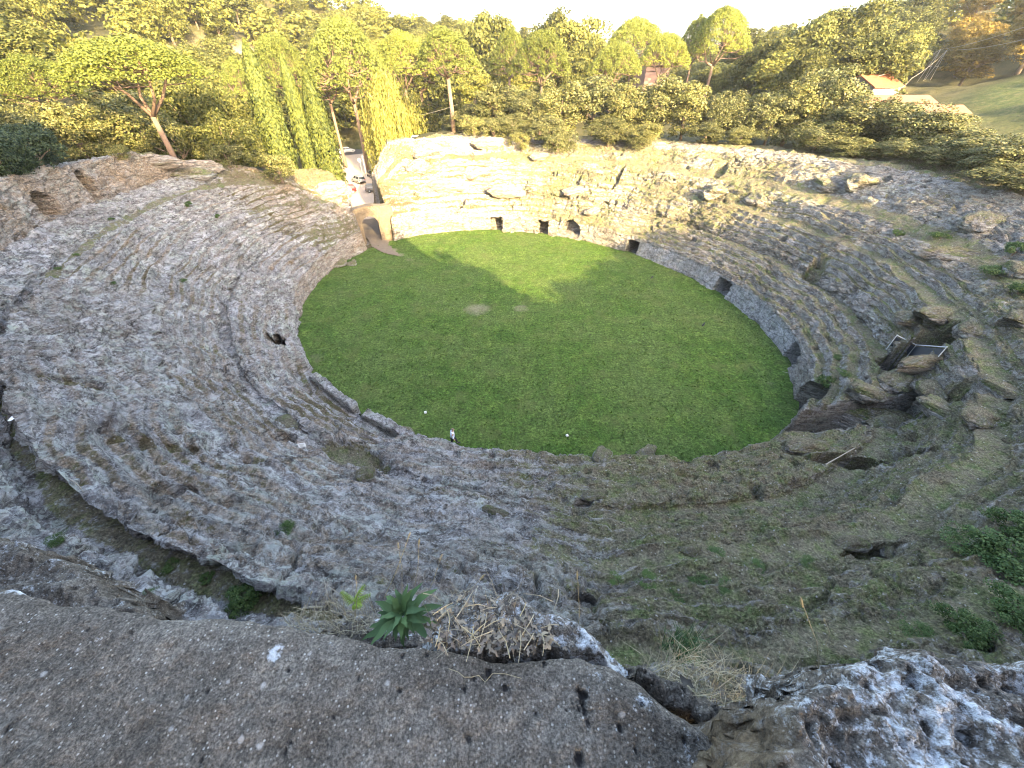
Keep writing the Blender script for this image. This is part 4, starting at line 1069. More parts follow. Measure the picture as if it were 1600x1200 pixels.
# the wood on the hills
WOOD = 'trees of the wood on the hills'
r_ = np.random.default_rng(91)
def wood(n, ang0, ang1, d0, d1, hmin, hmax, leaf=None, lab='tree of the wood covering the hill behind the pines', grp=WOOD, ok=None, kind='wood'):
    k = 0; tries = 0; pts = []
    while k < n and tries < n * 40:
        tries += 1
        a = r_.uniform(ang0, ang1); d = math.sqrt(r_.uniform(d0**2, d1**2)); x, y = d * math.sin(R(a)), d * math.cos(R(a))
        if any((x - q[0])**2 + (y - q[1])**2 < 22 for q in pts): continue
        if poly_dist(np.array([x]), np.array([y]), LOT)[0] < 6: continue
        if float(polar(x, y)[1]) < 24: continue
        if ok and not ok(x, y): continue
        pts.append((x, y)); h = r_.uniform(hmin, hmax)
        z = drop(x, y)
        tree(kind, int(r_.integers(3)), x, y, z - 0.2, h, h * r_.uniform(0.85, 1.2), 'woodland_tree', lab, 'tree', grp, leaf=leaf); k += 1
wood(100, -64, -18, 92, 250, 9, 14, ok=lambda x, y: y < 100 or x < -62)
wood(76, -22, 12, 142, 240, 10, 15)
wood(36, 8, 30, 150, 260, 9, 13)
wood(40, 24, 42, 118, 220, 10, 15, lab='tree of the dark wood on the right slope', grp='trees of the dark wood on the right slope', ok=lambda x, y: not (abs(x - 74) < 14 and abs(y - 97) < 16) and x < y * 0.82 - 4)
wood(34, -66, -30, 52, 98, 6, 9, lab='tree filling the left hillside below the pines', grp='trees filling the left hillside', kind='oak', leaf=M_SHADY if False else None, ok=lambda x, y: float(polar(x, y)[1]) > 27)
wood(16, 40, 56, 160, 230, 10, 14, M_AUTUMN, 'yellowing tree above the grassy slope on the right', 'yellowing trees above the grassy slope')
for i, (px, py, d, wp) in enumerate([(715,70,125,90),(740,100,110,70),(760,20,150,110),(870,12,160,90),(890,80,120,70),(905,30,150,130),(930,60,140,80)]):
    tree_px('wood', i % 3, px, py, d, wp, 'woodland_tree', '%s leafy tree from the left among the far pines' % ORD[i], 'tree', 'leafy trees among the far pines')
for i, (px, py, d, wp) in enumerate([(1215,80,150,60),(1240,58,125,90),(1270,75,108,80),(1290,20,135,120),(1330,60,118,110),(1350,6,140,130),(1395,50,120,110)]):
    tree_px('wood', i % 3, px, py, d, wp, 'woodland_tree', '%s tall dark leafy tree from the left behind the red-roofed house' % ORD[i], 'tree', 'leafy trees behind the red-roofed house')
for i, (x, y, h) in enumerate([(110,72,3),(122,80,3.5),(96,58,3),(104,66,2.6),(118,95,3.2),(90,70,3),(130,88,3),(100,76,2.4),(116,66,2.6),(108,86,2.2),(126,72,3),(94,64,2),(138,80,3),(120,104,3),(104,58,2.4),(112,98,2.6),(98,84,2)]):
    tree('shrub', i % 2, x, y, drop(x, y), h, 5, 'slope_shrub', 'low shrub on the grassy slope right of the house', 'shrub', 'shrubs on the grassy slope')

# the far ridge: a wood that reads as one mass
lo = [bushy_proto('ridge_wood_%d' % k, 13, 5.2, 156 + k, 60, 22, 0.8, 0.04) for k in range(2)]
lov = []
for me, _t in lo:
    a = np.empty(len(me.vertices) * 3, np.float32); me.vertices.foreach_get('co', a); lov.append(a.reshape(-1, 3))
acc = []
for (n_t, a0_, a1_, d0_, d1_) in ((125, -64, -10, 130, 290), (40, -20, 40, 230, 330), (30, 34, 58, 190, 300)):
    for k in range(n_t):
        a = r_.uniform(a0_, a1_); d = math.sqrt(r_.uniform(d0_**2, d1_**2)); xx, y = d * math.sin(R(a)), d * math.cos(R(a))
        z = float(G(np.array([xx]), np.array([y]))[0]); h = r_.uniform(10, 15); q = lov[k % 2]; a = r_.uniform(0, 6.28); sx = h * r_.uniform(0.95, 1.25) / 10.4
        acc.append(np.stack([xx + (q[:,0]*math.cos(a) - q[:,1]*math.sin(a)) * sx, y + (q[:,0]*math.sin(a) + q[:,1]*math.cos(a)) * sx, z + q[:,2] * h / 13 - 0.3], 1))
fw = link('woodland', quads_mesh('woodland', np.concatenate(acc)), M_WOOD); fw['kind'] = 'stuff'; fw['label'] = 'dense wood covering the far ridge under the sky'

# the wood on the hill behind the viewpoint (it throws the shade over the bowl)
def top_z(x): return float(np.interp(x, [-60,-40,-10,0,10,16,22,27,31,36,44,50,58,66,72,100], [40,43,42,41,38,34,29,25.5,21.5,23,25,27,31,32,33,30]))
lo = [bushy_proto('screen_wood_%d' % k, 13, 5.2, 56 + k, 60, 26, 0.85, 0.06) for k in range(2)]
lov = []
for me, _t in lo:
    a = np.empty(len(me.vertices) * 3, np.float32); me.vertices.foreach_get('co', a); lov.append(a.reshape(-1, 3))
acc = []
for i, x in enumerate(np.arange(-62, 102, 4.3)):
    for j, yy in enumerate((-15, -24)):
        xx = x + r_.uniform(-1.5, 1.5) + j * 5.2; y = yy + r_.uniform(-2, 2); z = drop(xx, y); h = max(3.0, top_z(xx - (yy + 14) * -0.577) + (-yy - 14) * 0.42 - z + r_.uniform(-1.6, 1.2))
        a = r_.uniform(0, 6.28); q = lov[int(r_.integers(2))]; sx = max(5.0, h * 0.75) / 10.4
        acc.append(np.stack([xx + (q[:,0]*math.cos(a) - q[:,1]*math.sin(a)) * sx, y + (q[:,0]*math.sin(a) + q[:,1]*math.cos(a)) * sx, z + q[:,2] * h / 13], 1))
bw = link('woodland', quads_mesh('woodland', np.concatenate(acc)), M_WOOD); bw['kind'] = 'stuff'; bw['label'] = 'wood on the hill behind the viewpoint that shades the bowl'
#@@PART4
# ------------------------------------------------------------------ rocks, walls and the gate
def blob(seed, n=18, rough=0.28, cuts=7):
    """unit boulder: cube-sphere, cut by random planes, then roughened"""
    r = np.random.default_rng(seed); key = {}; V = []; F = []
    lin = np.linspace(-1, 1, n)
    for ax in range(3):
        for sg in (-1, 1):
            for i in range(n - 1):
                for j in range(n - 1):
                    q = []
                    for a, b2 in ((i, j), (i + 1, j), (i + 1, j + 1), (i, j + 1)):
                        p = [0, 0, 0]; p[ax] = sg; p[(ax + 1) % 3] = lin[a]; p[(ax + 2) % 3] = lin[b2]
                        kk = tuple(np.round(p, 4))
                        if kk not in key: key[kk] = len(V); V.append(p)
                        q.append(key[kk])
                    F.append(q if sg > 0 else q[::-1])
    V = np.array(V, float); V /= np.linalg.norm(V, axis=1, keepdims=True)
    for _ in range(cuts):
        d = sph(1, r)[0]; h = r.uniform(0.55, 0.9); s = V @ d
        V -= np.maximum(0, s - h)[:, None] * d * 0.9
    nrm = V / np.linalg.norm(V, axis=1, keepdims=True)
    q = fbm(V[:,0]*1.6+seed, V[:,1]*1.6, V[:,2]*1.6, 4, seed) - 0.5
    q2 = fbm(V[:,0]*6+seed, V[:,1]*6, V[:,2]*6, 3, seed+5, 0.6, True) - 0.6
    V = V + nrm * (q * rough * 2 + q2 * rough * 0.55)[:, None]
    return V, np.array(F)
BL = []
for k in range(6):
    V, F = blob(700 + k)
    me = make_mesh('boulder_%d' % k, V, F, False)
    col = np.ones((len(V), 4), np.float32); col[:, 3] = 0; col[:, 0] = np.clip(0.36 + 0.6 * (V[:, 2] > 0.3) * fbm(V[:,0]*2, V[:,1]*2, V[:,2]*2, 3, 9), 0, 1) ; col[:, 1] = 0.9; col[:, 2] = 0
    at = me.color_attributes.new('mask', 'FLOAT_COLOR', 'POINT'); at.data.foreach_set('color', col.ravel()); BL.append(me)
BLT = []
for k in range(2):
    me = BL[k].copy(); a = np.ones((len(me.vertices), 4), np.float32); a[:, 0] = 0.3; a[:, 1] = 0.5; a[:, 2] = 0.45; a[:, 3] = 0
    me.color_attributes['mask'].data.foreach_set('color', a.ravel()); BLT.append(me)
def boulder(px, py, wpx, hpx, k, label, rz=0, ty=1.0, tan=False, name='rock_outcrop', sinkf=0.52):
    p, n = hit(px, py)
    dep = (p - EYE).dot(Vector((0, CP, -SP)))
    w_ = wpx * dep / FPX / 2; h_ = hpx * dep / FPX / 2
    me = BLT[k % 2] if tan else BL[k]
    o = link(name, me, M_ROCK)
    o.location = (p.x, p.y, p.z + h_ * (1 - 2 * sinkf) * 0.6); o.scale = (w_, w_ * ty, max(h_ * 0.8, w_ * 0.35)); o.rotation_euler = (0, 0, rz)
    return tag(o, label, 'rock')
for a in [
 (1405,600,62,40,3,'bulging grey outcrop right of the dark chamber',0.3,0.8),
 (1455,612,60,38,4,'mossy grey outcrop between chamber and right path',1.0,0.8),
 (1385,665,75,42,5,'pale rounded outcrop below the dark chamber',0.2,0.7),
 (1470,640,70,36,3,'low grey outcrop right of the pale rounded one',2.0,0.7),
 (1530,655,62,34,4,'white flecked outcrop near the right picture edge',0.5,0.8),
 (1560,610,60,38,5,'grey outcrop above the white flecked one at the right edge',1.4,0.8),
 (1350,612,52,40,3,'steep grey outcrop on the left shoulder of the dark chamber',2.4,0.7),
 (1425,500,52,26,4,'rounded slab roofing the fenced cave',0.1,0.8),
 (1462,492,70,26,5,'long slab over the mouth of the fenced cave',0.0,0.6),
 (1525,520,60,46,3,'white spotted block right of the fenced cave',0.6,0.8),
 (1450,572,100,14,4,'low sill of rock in front of the fenced cave',0.05,0.3),
 (1585,500,50,40,5,'grey block above the upper grass path at the right edge',0.4,0.8),
 (1590,425,46,40,3,'pale block at the right edge below the oaks',1.2,0.8),
 (1535,350,60,44,0,'sunlit end block of the upper right terrace',0.3,0.8),
 (1490,400,80,22,1,'long low ledge ending beside the green hollow',2.7,0.35),
 (1345,285,60,30,2,'boulder on the right rim near the oaks',0.9,0.8),
 (1290,290,48,30,0,'sunlit boulder on the right rim left of its neighbour',1.9,0.8),
 (1260,700,70,22,4,'pale crest of rock above the long open pit',0.1,0.5),
 (1012,707,42,22,5,'dark rock knob on the near arena edge',0.4,0.7),
 (942,712,40,16,3,'low rock knob left of the dark one on the near arena edge',1.1,0.7),
 (1330,850,60,26,4,'white streaked rock lip on the grassy slope at right',0.2,0.5),
 (1390,860,46,24,5,'mossy rock lip right of the white streaked one',0.8,0.5),
 (572,742,34,26,3,'small rock at the mouth of the grassy hollow',0.3,0.8),
 (455,665,60,26,4,'overhanging rock lip above the small white sign',2.6,0.6),
 (630,676,46,26,5,'rock lump ending the low wall by the arena',2.5,0.6),
 (530,412,26,18,3,'rock at the lawn edge left of the pair of stones',0.2,0.9),
 (549,413,15,9,4,'larger of two stones lying on the lawn edge by the gate',0.4,0.9),
 (553,408,10,7,5,'smaller of two stones lying on the lawn edge by the gate',1.4,0.9),
 (775,800,44,16,4,'weathered rock ridge left of centre below the lawn',2.8,0.4),
 (1080,860,40,14,5,'pale flat rock on the near slope',0.1,0.6),
 (930,775,44,14,3,'grey rock hump in the middle of the near slope',0.1,0.5),
 (300,275,60,24,4,'grey rock swelling below the sunlit left rim',0.4,0.6),
 (1120,300,50,26,2,'ruined rock block beside the step in the right terraces',0.8,0.7),
 (1180,312,40,24,1,'second ruined block right of the step in the right terraces',1.8,0.7)]:
    boulder(*a[:6], a[6], *a[7:])
for a in [(668,238,52,34,0,'sunlit upper block of the cliff by the car park',0.3,0.9),(652,262,40,34,1,'sunlit lower block of the cliff by the car park',1.3,0.9),(632,300,20,18,0,'loose sunlit block at the foot of the cliff by the car park',0.5,0.9),
          (700,290,64,30,1,'big sunlit face of rock left of the dark cleft',0.1,0.5),(745,272,44,24,0,'sunlit block right of the dark cleft',0.7,0.7),(790,300,60,22,1,'sunlit bench of rock on the far slope',0.0,0.5),(845,245,36,18,0,'pale block on the crest of the far slope',0.4,0.6),(765,225,60,16,1,'pale slab under the bushes on the far crest',0.1,0.5),
          (900,300,44,18,0,'sunlit block in the middle of the far slope',0.2,0.6),(925,330,36,16,1,'sunlit block above the pair of far openings',0.9,0.6),(250,255,60,20,0,'sunlit rock at the foot of the big left pine',0.2,0.6),(310,262,70,20,1,'sunlit crest of the left rim',0.2,0.5),(790,360,14,12,1,'round stone in the leftmost far opening',0.2,0.9),
          (518,300,60,44,1,'sunlit shoulder of rock left of the gate',0.8,0.8)]:
    boulder(*a[:6], a[6], *a[7:], tan=True)

def low_wall(pxs, w_, h_, label, seed):
    pts = [at_z(px, py, 1.0)[:2] for px, py in pxs]
    pts = np.array(pts); seg = np.linalg.norm(np.diff(pts, axis=0), axis=1); L = np.concatenate([[0], np.cumsum(seg)])
    n = int(L[-1] / 0.09); s = np.linspace(0, L[-1], n)
    c = np.stack([np.interp(s, L, pts[:, 0]), np.interp(s, L, pts[:, 1])], 1)
    t = np.gradient(c, axis=0); t /= np.linalg.norm(t, axis=1, keepdims=True); nn = np.stack([-t[:, 1], t[:, 0]], 1)
    m = 22; u = np.linspace(0, 1, m); prof = np.array([[-0.5,0],[-0.5,0.8],[-0.4,0.97],[0.4,0.97],[0.5,0.8],[0.5,0]])
    pu = np.linspace(0, 1, 6); px_ = np.interp(u, pu, prof[:, 0]) * w_; pz = np.interp(u, pu, prof[:, 1]) * h_
    tap = (sm(0, 0.35, s) * (1 - sm(L[-1] - 0.35, L[-1], s)))[:, None] * 0.6 + 0.4
    X = c[:, :1] + nn[:, :1] * px_ * tap; Y = c[:, 1:] + nn[:, 1:] * px_ * tap; Z = pz[None, :] * tap + 0 * X
    q = fbm(X * 1.7, Y * 1.7, Z * 1.7, 4, seed) - 0.5; q2 = fbm(X * 6, Y * 6, Z * 6, 3, seed + 1, 0.6, True) - 0.6
    X = X + nn[:, :1] * (q * 0.3 + q2 * 0.12); Y = Y + nn[:, 1:] * (q * 0.3 + q2 * 0.12); Z = np.where(Z > 0.05, Z + q * 0.35 + q2 * 0.15, -0.2)
    V = np.stack([X, Y, Z], -1).reshape(-1, 3)
    i = np.arange(n - 1)[:, None] * m; j = np.arange(m - 1)[None, :]
    F = np.stack([i + j, i + m + j, i + m + j + 1, i + j + 1], -1).reshape(-1, 4)
    me = make_mesh('parapet_wall', np.array(V), F, False)
    col = np.zeros((len(V), 4), np.float32); col[:, 0] = 0.15; col[:, 1] = 0.25
    at = me.color_attributes.new('mask', 'FLOAT_COLOR', 'POINT'); at.data.foreach_set('color', col.ravel())
    tag(link('parapet_wall', me, M_ROCK), label, 'wall')
low_wall([(486,586),(505,600),(530,620),(558,640)], 0.65, 1.35, 'low rock-cut wall beside the lawn, left piece', 801)
low_wall([(566,646),(590,656),(615,670),(650,690)], 0.65, 1.35, 'low rock-cut wall beside the lawn, right piece near the person', 811)

# gate: a wall of tuff with an arched opening
M_TUFFWALL = plain('gate_tuff', (0.15, 0.115, 0.078), 0.95, var=0.45, scale=2.2, bump=0.25)
def gate():
    gp_ = g0 + gd * 3.2
    e = empty('gate_wall', 'tuff wall with a tall arched gateway leading to the car park', 'gate', (gp_[0], gp_[1], 0), math.atan2(gn[1], gn[0]) + math.pi)
    # local x runs to the right as seen from the arena, y towards the arena
    W0, W1, H_ = -2.7, 2.9, 5.0; ax0, ax1, spring = -1.75, 0.55, 2.55
    r_a = (ax1 - ax0) / 2; cx_ = (ax0 + ax1) / 2
    inner = [(ax0, -0.2), (ax0, spring)] + [(cx_ - r_a * math.cos(t), spring + r_a * math.sin(t)) for t in np.linspace(0, math.pi, 15)[1:-1]] + [(ax1, spring), (ax1, -0.2)]
    outer = [(W0, -0.2), (W0, spring)] + [(cx_ + (p - cx_) * 1.0, 0) for p in []]
    n = len(inner); outp = []
    for k, (a, b2) in enumerate(inner):
        if k == 0: outp.append((W0, -0.2))
        elif k == n - 1: outp.append((W1, -0.2))
        else:
            f = (k - 1) / (n - 3)
            if f < 0.25: outp.append((W0, spring + (H_ - spring) * f / 0.25))
            elif f > 0.75: outp.append((W1, spring + (H_ - 0.2 - spring) * (1 - f) / 0.25))
            else: outp.append((W0 + (W1 - W0) * (f - 0.25) / 0.5, H_ + 0.12 * math.sin(f * 17)))
    V = []; d_ = 0.65
    for y in (d_, -d_):
        V += [(a, y, b2) for a, b2 in inner] + [(a, y, b2) for a, b2 in outp]
    Q = []
    for k in range(n - 1):
        Q.append((k, k + 1, n + k + 1, n + k)); Q.append((2 * n + k, 3 * n + k, 3 * n + k + 1, 2 * n + k + 1))
        Q.append((k, 2 * n + k, 2 * n + k + 1, k + 1)); Q.append((n + k, n + k + 1, 3 * n + k + 1, 3 * n + k))
    m = MB(); m.add(V, Q); m.build('wall', M_TUFFWALL, e)
    j = MB()                                                        # raised right jamb of the opening
    j.box((ax1 + 0.35, d_ + 0.10, 1.5), (0.5, 0.2, 3.2)); j.build('jamb', M_TUFFWALL, e)
    for k in range(7):                                              # rough voussoirs framing the arch
        t = math.pi * (k + 0.5) / 7; q = MB()
        q.box((0, 0, 0), (0.34, 0.16, r_a * math.pi / 7 * 0.96)); o = q.build('voussoir', M_TUFFWALL, e)
        o.location = (cx_ - (r_a + 0.2) * math.cos(t), d_ + 0.05, spring + (r_a + 0.2) * math.sin(t)); o.rotation_euler = (0, -(t), 0)
gate()

# ------------------------------------------------------------------ cars
M_GLASS = plain('car_glass', (0.02, 0.022, 0.025), 0.08, var=0.05)
M_TYRE = plain('tyre_rubber', (0.02, 0.02, 0.02), 0.8)
M_RIM = plain('wheel_rim', (0.45, 0.45, 0.46), 0.35, 0.6)
M_RED = plain('tail_light', (0.35, 0.02, 0.015), 0.3)
M_LAMP = plain('head_light', (0.7, 0.7, 0.68), 0.15)
M_WHITE = plain('white_paint', (0.75, 0.75, 0.74), 0.4, var=0.04)
paints = {}
def paint(n, c):
    if n not in paints:
        m = plain(n, c, 0.3, 0.15, var=0.04); m.node_tree.nodes['Principled BSDF'].inputs['Coat Weight'].default_value = 0.6; paints[n] = m
    return paints[n]
def car(x, y, z, rz, pm, label, group='cars parked beyond the gate', hatch=True):
    e = empty('parked_car', label, 'car', (x, y, z), rz, group)
    sec = [(-2.05,0.72,0.55,0.95),(-2.0,0.80,0.35,0.98),(-1.6,0.85,0.25,1.0),(-0.8,0.87,0.25,0.98),(0.5,0.87,0.25,0.96),(1.2,0.86,0.25,0.92),(1.85,0.80,0.30,0.78),(2.02,0.70,0.42,0.66)]
    V = []
    for sx, hw, zb, zt in sec:
        V += [(sx,-hw*0.9,zb),(sx,-hw,zb+0.12),(sx,-hw,zt-0.14),(sx,-hw*0.90,zt),(sx,hw*0.90,zt),(sx,hw,zt-0.14),(sx,hw,zb+0.12),(sx,hw*0.9,zb)]
    Q = [(i*8+j, i*8+(j+1)%8, (i+1)*8+(j+1)%8, (i+1)*8+j) for i in range(7) for j in range(8)]
    m = MB(); m.add(V, Q, [(0,j+1,j) for j in range(1,7)] + [(56,56+j,57+j) for j in range(1,7)]); m.build('body', pm, e)
    xr0, xr1, xb0, xb1 = (-1.75, 0.25, -2.0, 1.0) if hatch else (-1.15, 0.2, -1.75, 0.95)
    g = MB(); V = [(xb0,-0.78,0.95),(xb1,-0.78,0.93),(xb1,0.78,0.93),(xb0,0.78,0.95),(xr0,-0.60,1.43),(xr1,-0.60,1.45),(xr1,0.60,1.45),(xr0,0.60,1.43)]
    g.add(V, [(0,1,5,4),(1,2,6,5),(2,3,7,6),(3,0,4,7)]); g.build('windows', M_GLASS, e)
    r = MB(); r.box(((xr0+xr1)/2,0,1.455), (xr1-xr0+0.08,1.24,0.07), taper=0.92); 
    for sx in (-1, 1):
        for pa_, pb_ in (((xb0,.785*sx,.95),(xr0,.61*sx,1.44)),((xb1,.785*sx,.93),(xr1,.61*sx,1.45)),((-0.55,.79*sx,.95),(-0.55,.61*sx,1.45))): r.tube([pa_, pb_], 0.045, 4)
    r.build('roof', pm, e)
    for sx in (-1.3, 1.28):
        for sy in (-0.80, 0.80):
            t = MB(); t.tube([(0,-0.1,0),(0,0.1,0)], 0.31, 14); wl = t.build('wheel', M_TYRE, e, loc=(sx, sy, 0.31))
            q = MB(); q.tube([(0,-0.112,0),(0,0.112,0)], 0.19, 10); q.build('rim', M_RIM, wl)
    for sy in (-0.6, 0.6):
        h = MB(); h.box((1.97, sy, 0.60), (0.14, 0.3, 0.12)); h.build('headlight', M_LAMP, e)
        h = MB(); h.box((-2.05, sy, 0.80), (0.08, 0.26, 0.16)); h.build('tail_light', M_RED, e)
    b2 = MB(); b2.box((-2.08, 0, 0.45), (0.06, 1.3, 0.16)); b2.box((2.03, 0, 0.40), (0.06, 1.2, 0.14)); b2.build('bumper', M_TYRE, e)
    for sy in (-0.92, 0.92):
        h = MB(); h.box((0.72, sy, 0.98), (0.14, 0.16, 0.12)); h.build('mirror', pm, e)
    return e
def lot_xy(px, py): return at_z(px, py, 0.05)
for px, py, rz, pn, pc, lab in [
   (561,285,2.3,'silver_paint',(0.22,0.225,0.23),'silver hatchback with its boot to the gate, left of the dark car'),
   (582,276,2.2,'black_paint',(0.03,0.032,0.035),'black hatchback under the edge of the willow'),
   (541,302,-2.6,'red_paint',(0.12,0.012,0.012),'dark red car nearest the cypress and lamp post'),
   (588,299,0.25,'grey_paint',(0.12,0.115,0.11),'grey brown car alone in the middle of the gravel')]:
    p = lot_xy(px, py); car(p[0], p[1], 0.04, rz, paint(pn, pc), lab)
for px, py, rz, lab in [(529,242,0.6,'white car on the road behind the cypress'),(544,239,0.6,'second white car on the road nearer the pine trunks')]:
    p = at_z(px, py, 0.0); car(p[0], p[1], max(0.06, drop(p[0], p[1])), rz, paint('white_car_paint', (0.45,0.45,0.45)), lab)
p, _n = hit(658, 219); p = Vector(at_y(658, 221, 97.0)); p.z = drop(p.x, p.y); car(p.x, p.y, p.z, 0.1, paint('white_car_paint', (0.45,0.45,0.45)), 'white car beside the wooden fence right of the willow')

# ------------------------------------------------------------------ lamp post, signs, fence
M_STEEL = plain('galvanised_steel', (0.55, 0.55, 0.54), 0.5, 0.3)
M_DARKMETAL = plain('dark_metal', (0.06, 0.065, 0.075), 0.5, 0.4)
M_FENCE = plain('fence_wood', (0.30, 0.22, 0.14), 0.9)
q = at_z(531, 318, 0); e = empty('lamp_post', 'tall pale lamp post with two lamps in front of the right cypress', 'lamp post', (q[0], q[1], 0.0))
m = MB(); m.tube([(0,0,0),(0,0,7.2)], [0.09, 0.06], 8); m.build('pole', M_STEEL, e)
for sx in (-1, 1):
    m = MB(); m.tube([(0,0,6.9),(0.55*sx,0,7.1)], 0.035, 5); m.build('arm', M_STEEL, e)
    m = MB(); m.box((0.75*sx,0,7.1), (0.55,0.28,0.14), taper=0.7); m.build('lamp_head', M_WHITE, e)
m = MB(); m.box((0.1,0.0,3.6), (0.3,0.2,0.45)); m.build('junction_box', M_STEEL, e)
q = at_z(566, 270, 0); e = empty('round_road_sign', 'round white road sign on a pole beside the pine trunk', 'sign', (q[0], q[1], 0))
m = MB(); m.tube([(0,0,0),(0,0,2.9)], 0.05, 6); m.build('pole', M_STEEL, e)
m = MB(); m.tube([(0,-0.03,2.7),(0,0.0,2.7)], 0.42, 18); m.build('sign_disc', M_WHITE, e)
q = at_z(573, 276, 0); e = empty('slim_post', 'slim pale post left of the willow', 'post', (q[0], q[1], 0))
m = MB(); m.tube([(0,0,0),(0,0,4.2)], 0.07, 6); m.build('pole', M_STEEL, e); m = MB(); m.box((0,0,4.25), (0.2,0.2,0.12)); m.build('cap', M_STEEL, e)
fa = at_y(668, 213, 104); fb = at_y(716, 203, 112)
e = empty('wooden_fence', 'cross-braced wooden fence beside the white car', 'fence', (0,0,0))
fp = [np.array([*(fa[:2] + (fb[:2] - fa[:2]) * t), 0]) for t in np.linspace(0, 1, 6)]
for f in fp: f[2] = drop(f[0], f[1])
for i, f in enumerate(fp):
    m = MB(); m.tube([f + [0,0,-0.2], f + [0,0,1.25]], 0.08, 6); m.build('post', M_FENCE, e)
    if i < 5:
        g = fp[i + 1]
        m = MB(); m.tube([f + [0,0,1.15], g + [0,0,1.15]], 0.055, 5); m.build('rail', M_FENCE, e)
        for a0, b0 in ((0.25, 1.05), (1.05, 0.25)):
            m = MB(); m.tube([f + [0,0,a0], g + [0,0,b0]], 0.045, 5); m.build('brace', M_FENCE, e)

# ------------------------------------------------------------------ houses, poles and cables on the right
M_TILE = plain('red_roof', (0.19, 0.068, 0.032), 0.85, var=0.25, scale=2)
M_TILE2 = plain('faded_roof', (0.19, 0.085, 0.05), 0.85, var=0.25, scale=2)
M_PLASTER = plain('grey_plaster', (0.15, 0.14, 0.13), 0.9)
M_PLASTERW = plain('pale_plaster', (0.33, 0.30, 0.27), 0.9)
M_PINK = plain('pink_plaster', (0.24, 0.15, 0.12), 0.9)
def at_d(px, py, dist):
    d = ray(px, py); return d * (dist / math.hypot(d[0], d[1])) + np.array([0, 0, CAM_H])
def house(px, py, dist, L, Wd, rise, rz, label, wm, rm, lit_end=None, chimney=True, shear=0.0):
    p = at_d(px, py, dist); zb = drop(p[0], p[1]) - 0.6; H_ = max(2.4, p[2] - zb - rise)
    e = empty('house', label, 'house', (p[0], p[1], zb), rz)
    a, b2 = L / 2, Wd / 2
    m = MB(); m.add([(-a,-b2,0),(a,-b2,0),(a,b2,0),(-a,b2,0),(-a,-b2,H_),(a,-b2,H_),(a,b2,H_),(-a,b2,H_),(-a,0,H_+rise),(a,0,H_+rise)], [(0,1,5,4),(2,3,7,6)], [(1,2,6),(1,6,5),(5,6,9),(3,0,4),(3,4,7),(7,4,8)])
    m.build('wall', wm, e)
    if lit_end:
        q = MB(); q.add([(a+.03,-b2,0),(a+.03,b2,0),(a+.03,b2,H_-.05),(a+.03,-b2,H_-.05)], [(0,1,2,3)]); q.build('sunlit_end', lit_end, e)  # paler sheet over the end wall, sunlight put into its colour
    o_ = 0.45; r = MB(); th_ = 0.16
    for s in (-1, 1):
        V = [(-a-o_, s*(b2+o_), H_-rise*o_/b2), (a+o_, s*(b2+o_), H_-rise*o_/b2), (a+o_, 0, H_+rise), (-a-o_, 0, H_+rise)]
        V2 = [(x, y, z + th_) for x, y, z in V]
        r.add(V + V2, [(0,1,2,3),(4,5,6,7),(0,1,5,4),(1,2,6,5),(3,0,4,7)])
    rf = r.build('roof', rm, e)
    for k in range(int(L / 0.9)):
        pass
    if chimney:
        c = MB(); c.box((-a*0.2, b2*0.4, H_+rise*0.9), (0.6,0.6,1.8)); c.build('chimney', M_PLASTERW, rf)
    for k in range(2):
        wn = MB(); wn.box((-a*0.4 + k*a*0.8, -b2-0.03, H_*0.55), (0.95,0.1,1.2)); fr = wn.build('window', M_WHITE, e)
        pn = MB(); pn.box((-a*0.4 + k*a*0.8, -b2-0.06, H_*0.55), (0.78,0.1,1.02)); pn.build('pane', M_GLASS, fr)
    return e
house(1368, 118, 116, 7.5, 6.5, 1.5, 0.35, 'grey house with an orange-red roof and white chimney above the oak row', M_PLASTER, M_TILE, M_PLASTERW)
house(1392, 150, 108, 12.0, 4.5, 0.7, -0.05, 'long low annex with a red roof in front of the grey house', M_PLASTER, M_TILE2, None, False)
house(1455, 165, 100, 8.0, 4.5, 0.7, -0.15, 'low faded red roof half hidden in the oaks right of the annex', M_PLASTER, M_TILE2, None, False)
house(1022, 90, 146, 7.0, 7.0, 1.6, 0.2, 'pink house glimpsed behind the far umbrella pines', M_PINK, M_TILE2)
a0 = at_d(1196, 128, 150); z0 = drop(a0[0], a0[1])
V = [at_d(px, py, dd) for px, py, dd in [(1150,142,146),(1226,122,156),(1230,128,150),(1150,150,140)]]
sheet('far_road', [v[:2] for v in V], max(drop(v[0], v[1]) for v in V) + 0.15, M_ASPH)
M_POLE = plain('pale_pole', (0.34, 0.30, 0.24), 0.7)
tops = []
for k, (px, py, pyb, lab) in enumerate([(1470,77,124,'left A-frame cable support on the slope'),(1480,78,122,'right A-frame cable support on the slope')]):
    gpt, _n = hit(px, pyb + 2); t = at_d(px, py, math.hypot(gpt.x, gpt.y)); zb = gpt.z; e = empty('cable_support', lab, 'pole', (t[0], t[1], zb))
    h = max(4.0, t[2] - zb)
    for sx in (-1, 1):
        m = MB(); m.tube([(sx*0.8 - 0.9, 0, -0.3), (0, 0, h)], 0.06, 6); m.build('leg', M_POLE, e)
    m = MB(); m.tube([(-1.2 * 0.5 - .3, 0, h*0.45), (0.2, 0, h*0.45)], 0.06, 5); m.build('cross_bar', M_POLE, e); tops.append(Vector((t[0], t[1], zb + h)))
def cable(pts, label, sag=0.6, r=0.022):
    P = []
    for a, b2 in zip(pts[:-1], pts[1:]):
        a, b2 = np.array(a, float), np.array(b2, float)
        for t in np.linspace(0, 1, 14): P.append(a + (b2 - a) * t - np.array([0, 0, sag * 4 * t * (1 - t)]))
    m = MB(); m.tube(P, r, 5); tag(m.build('overhead_cable', M_POLE), label, 'cable')
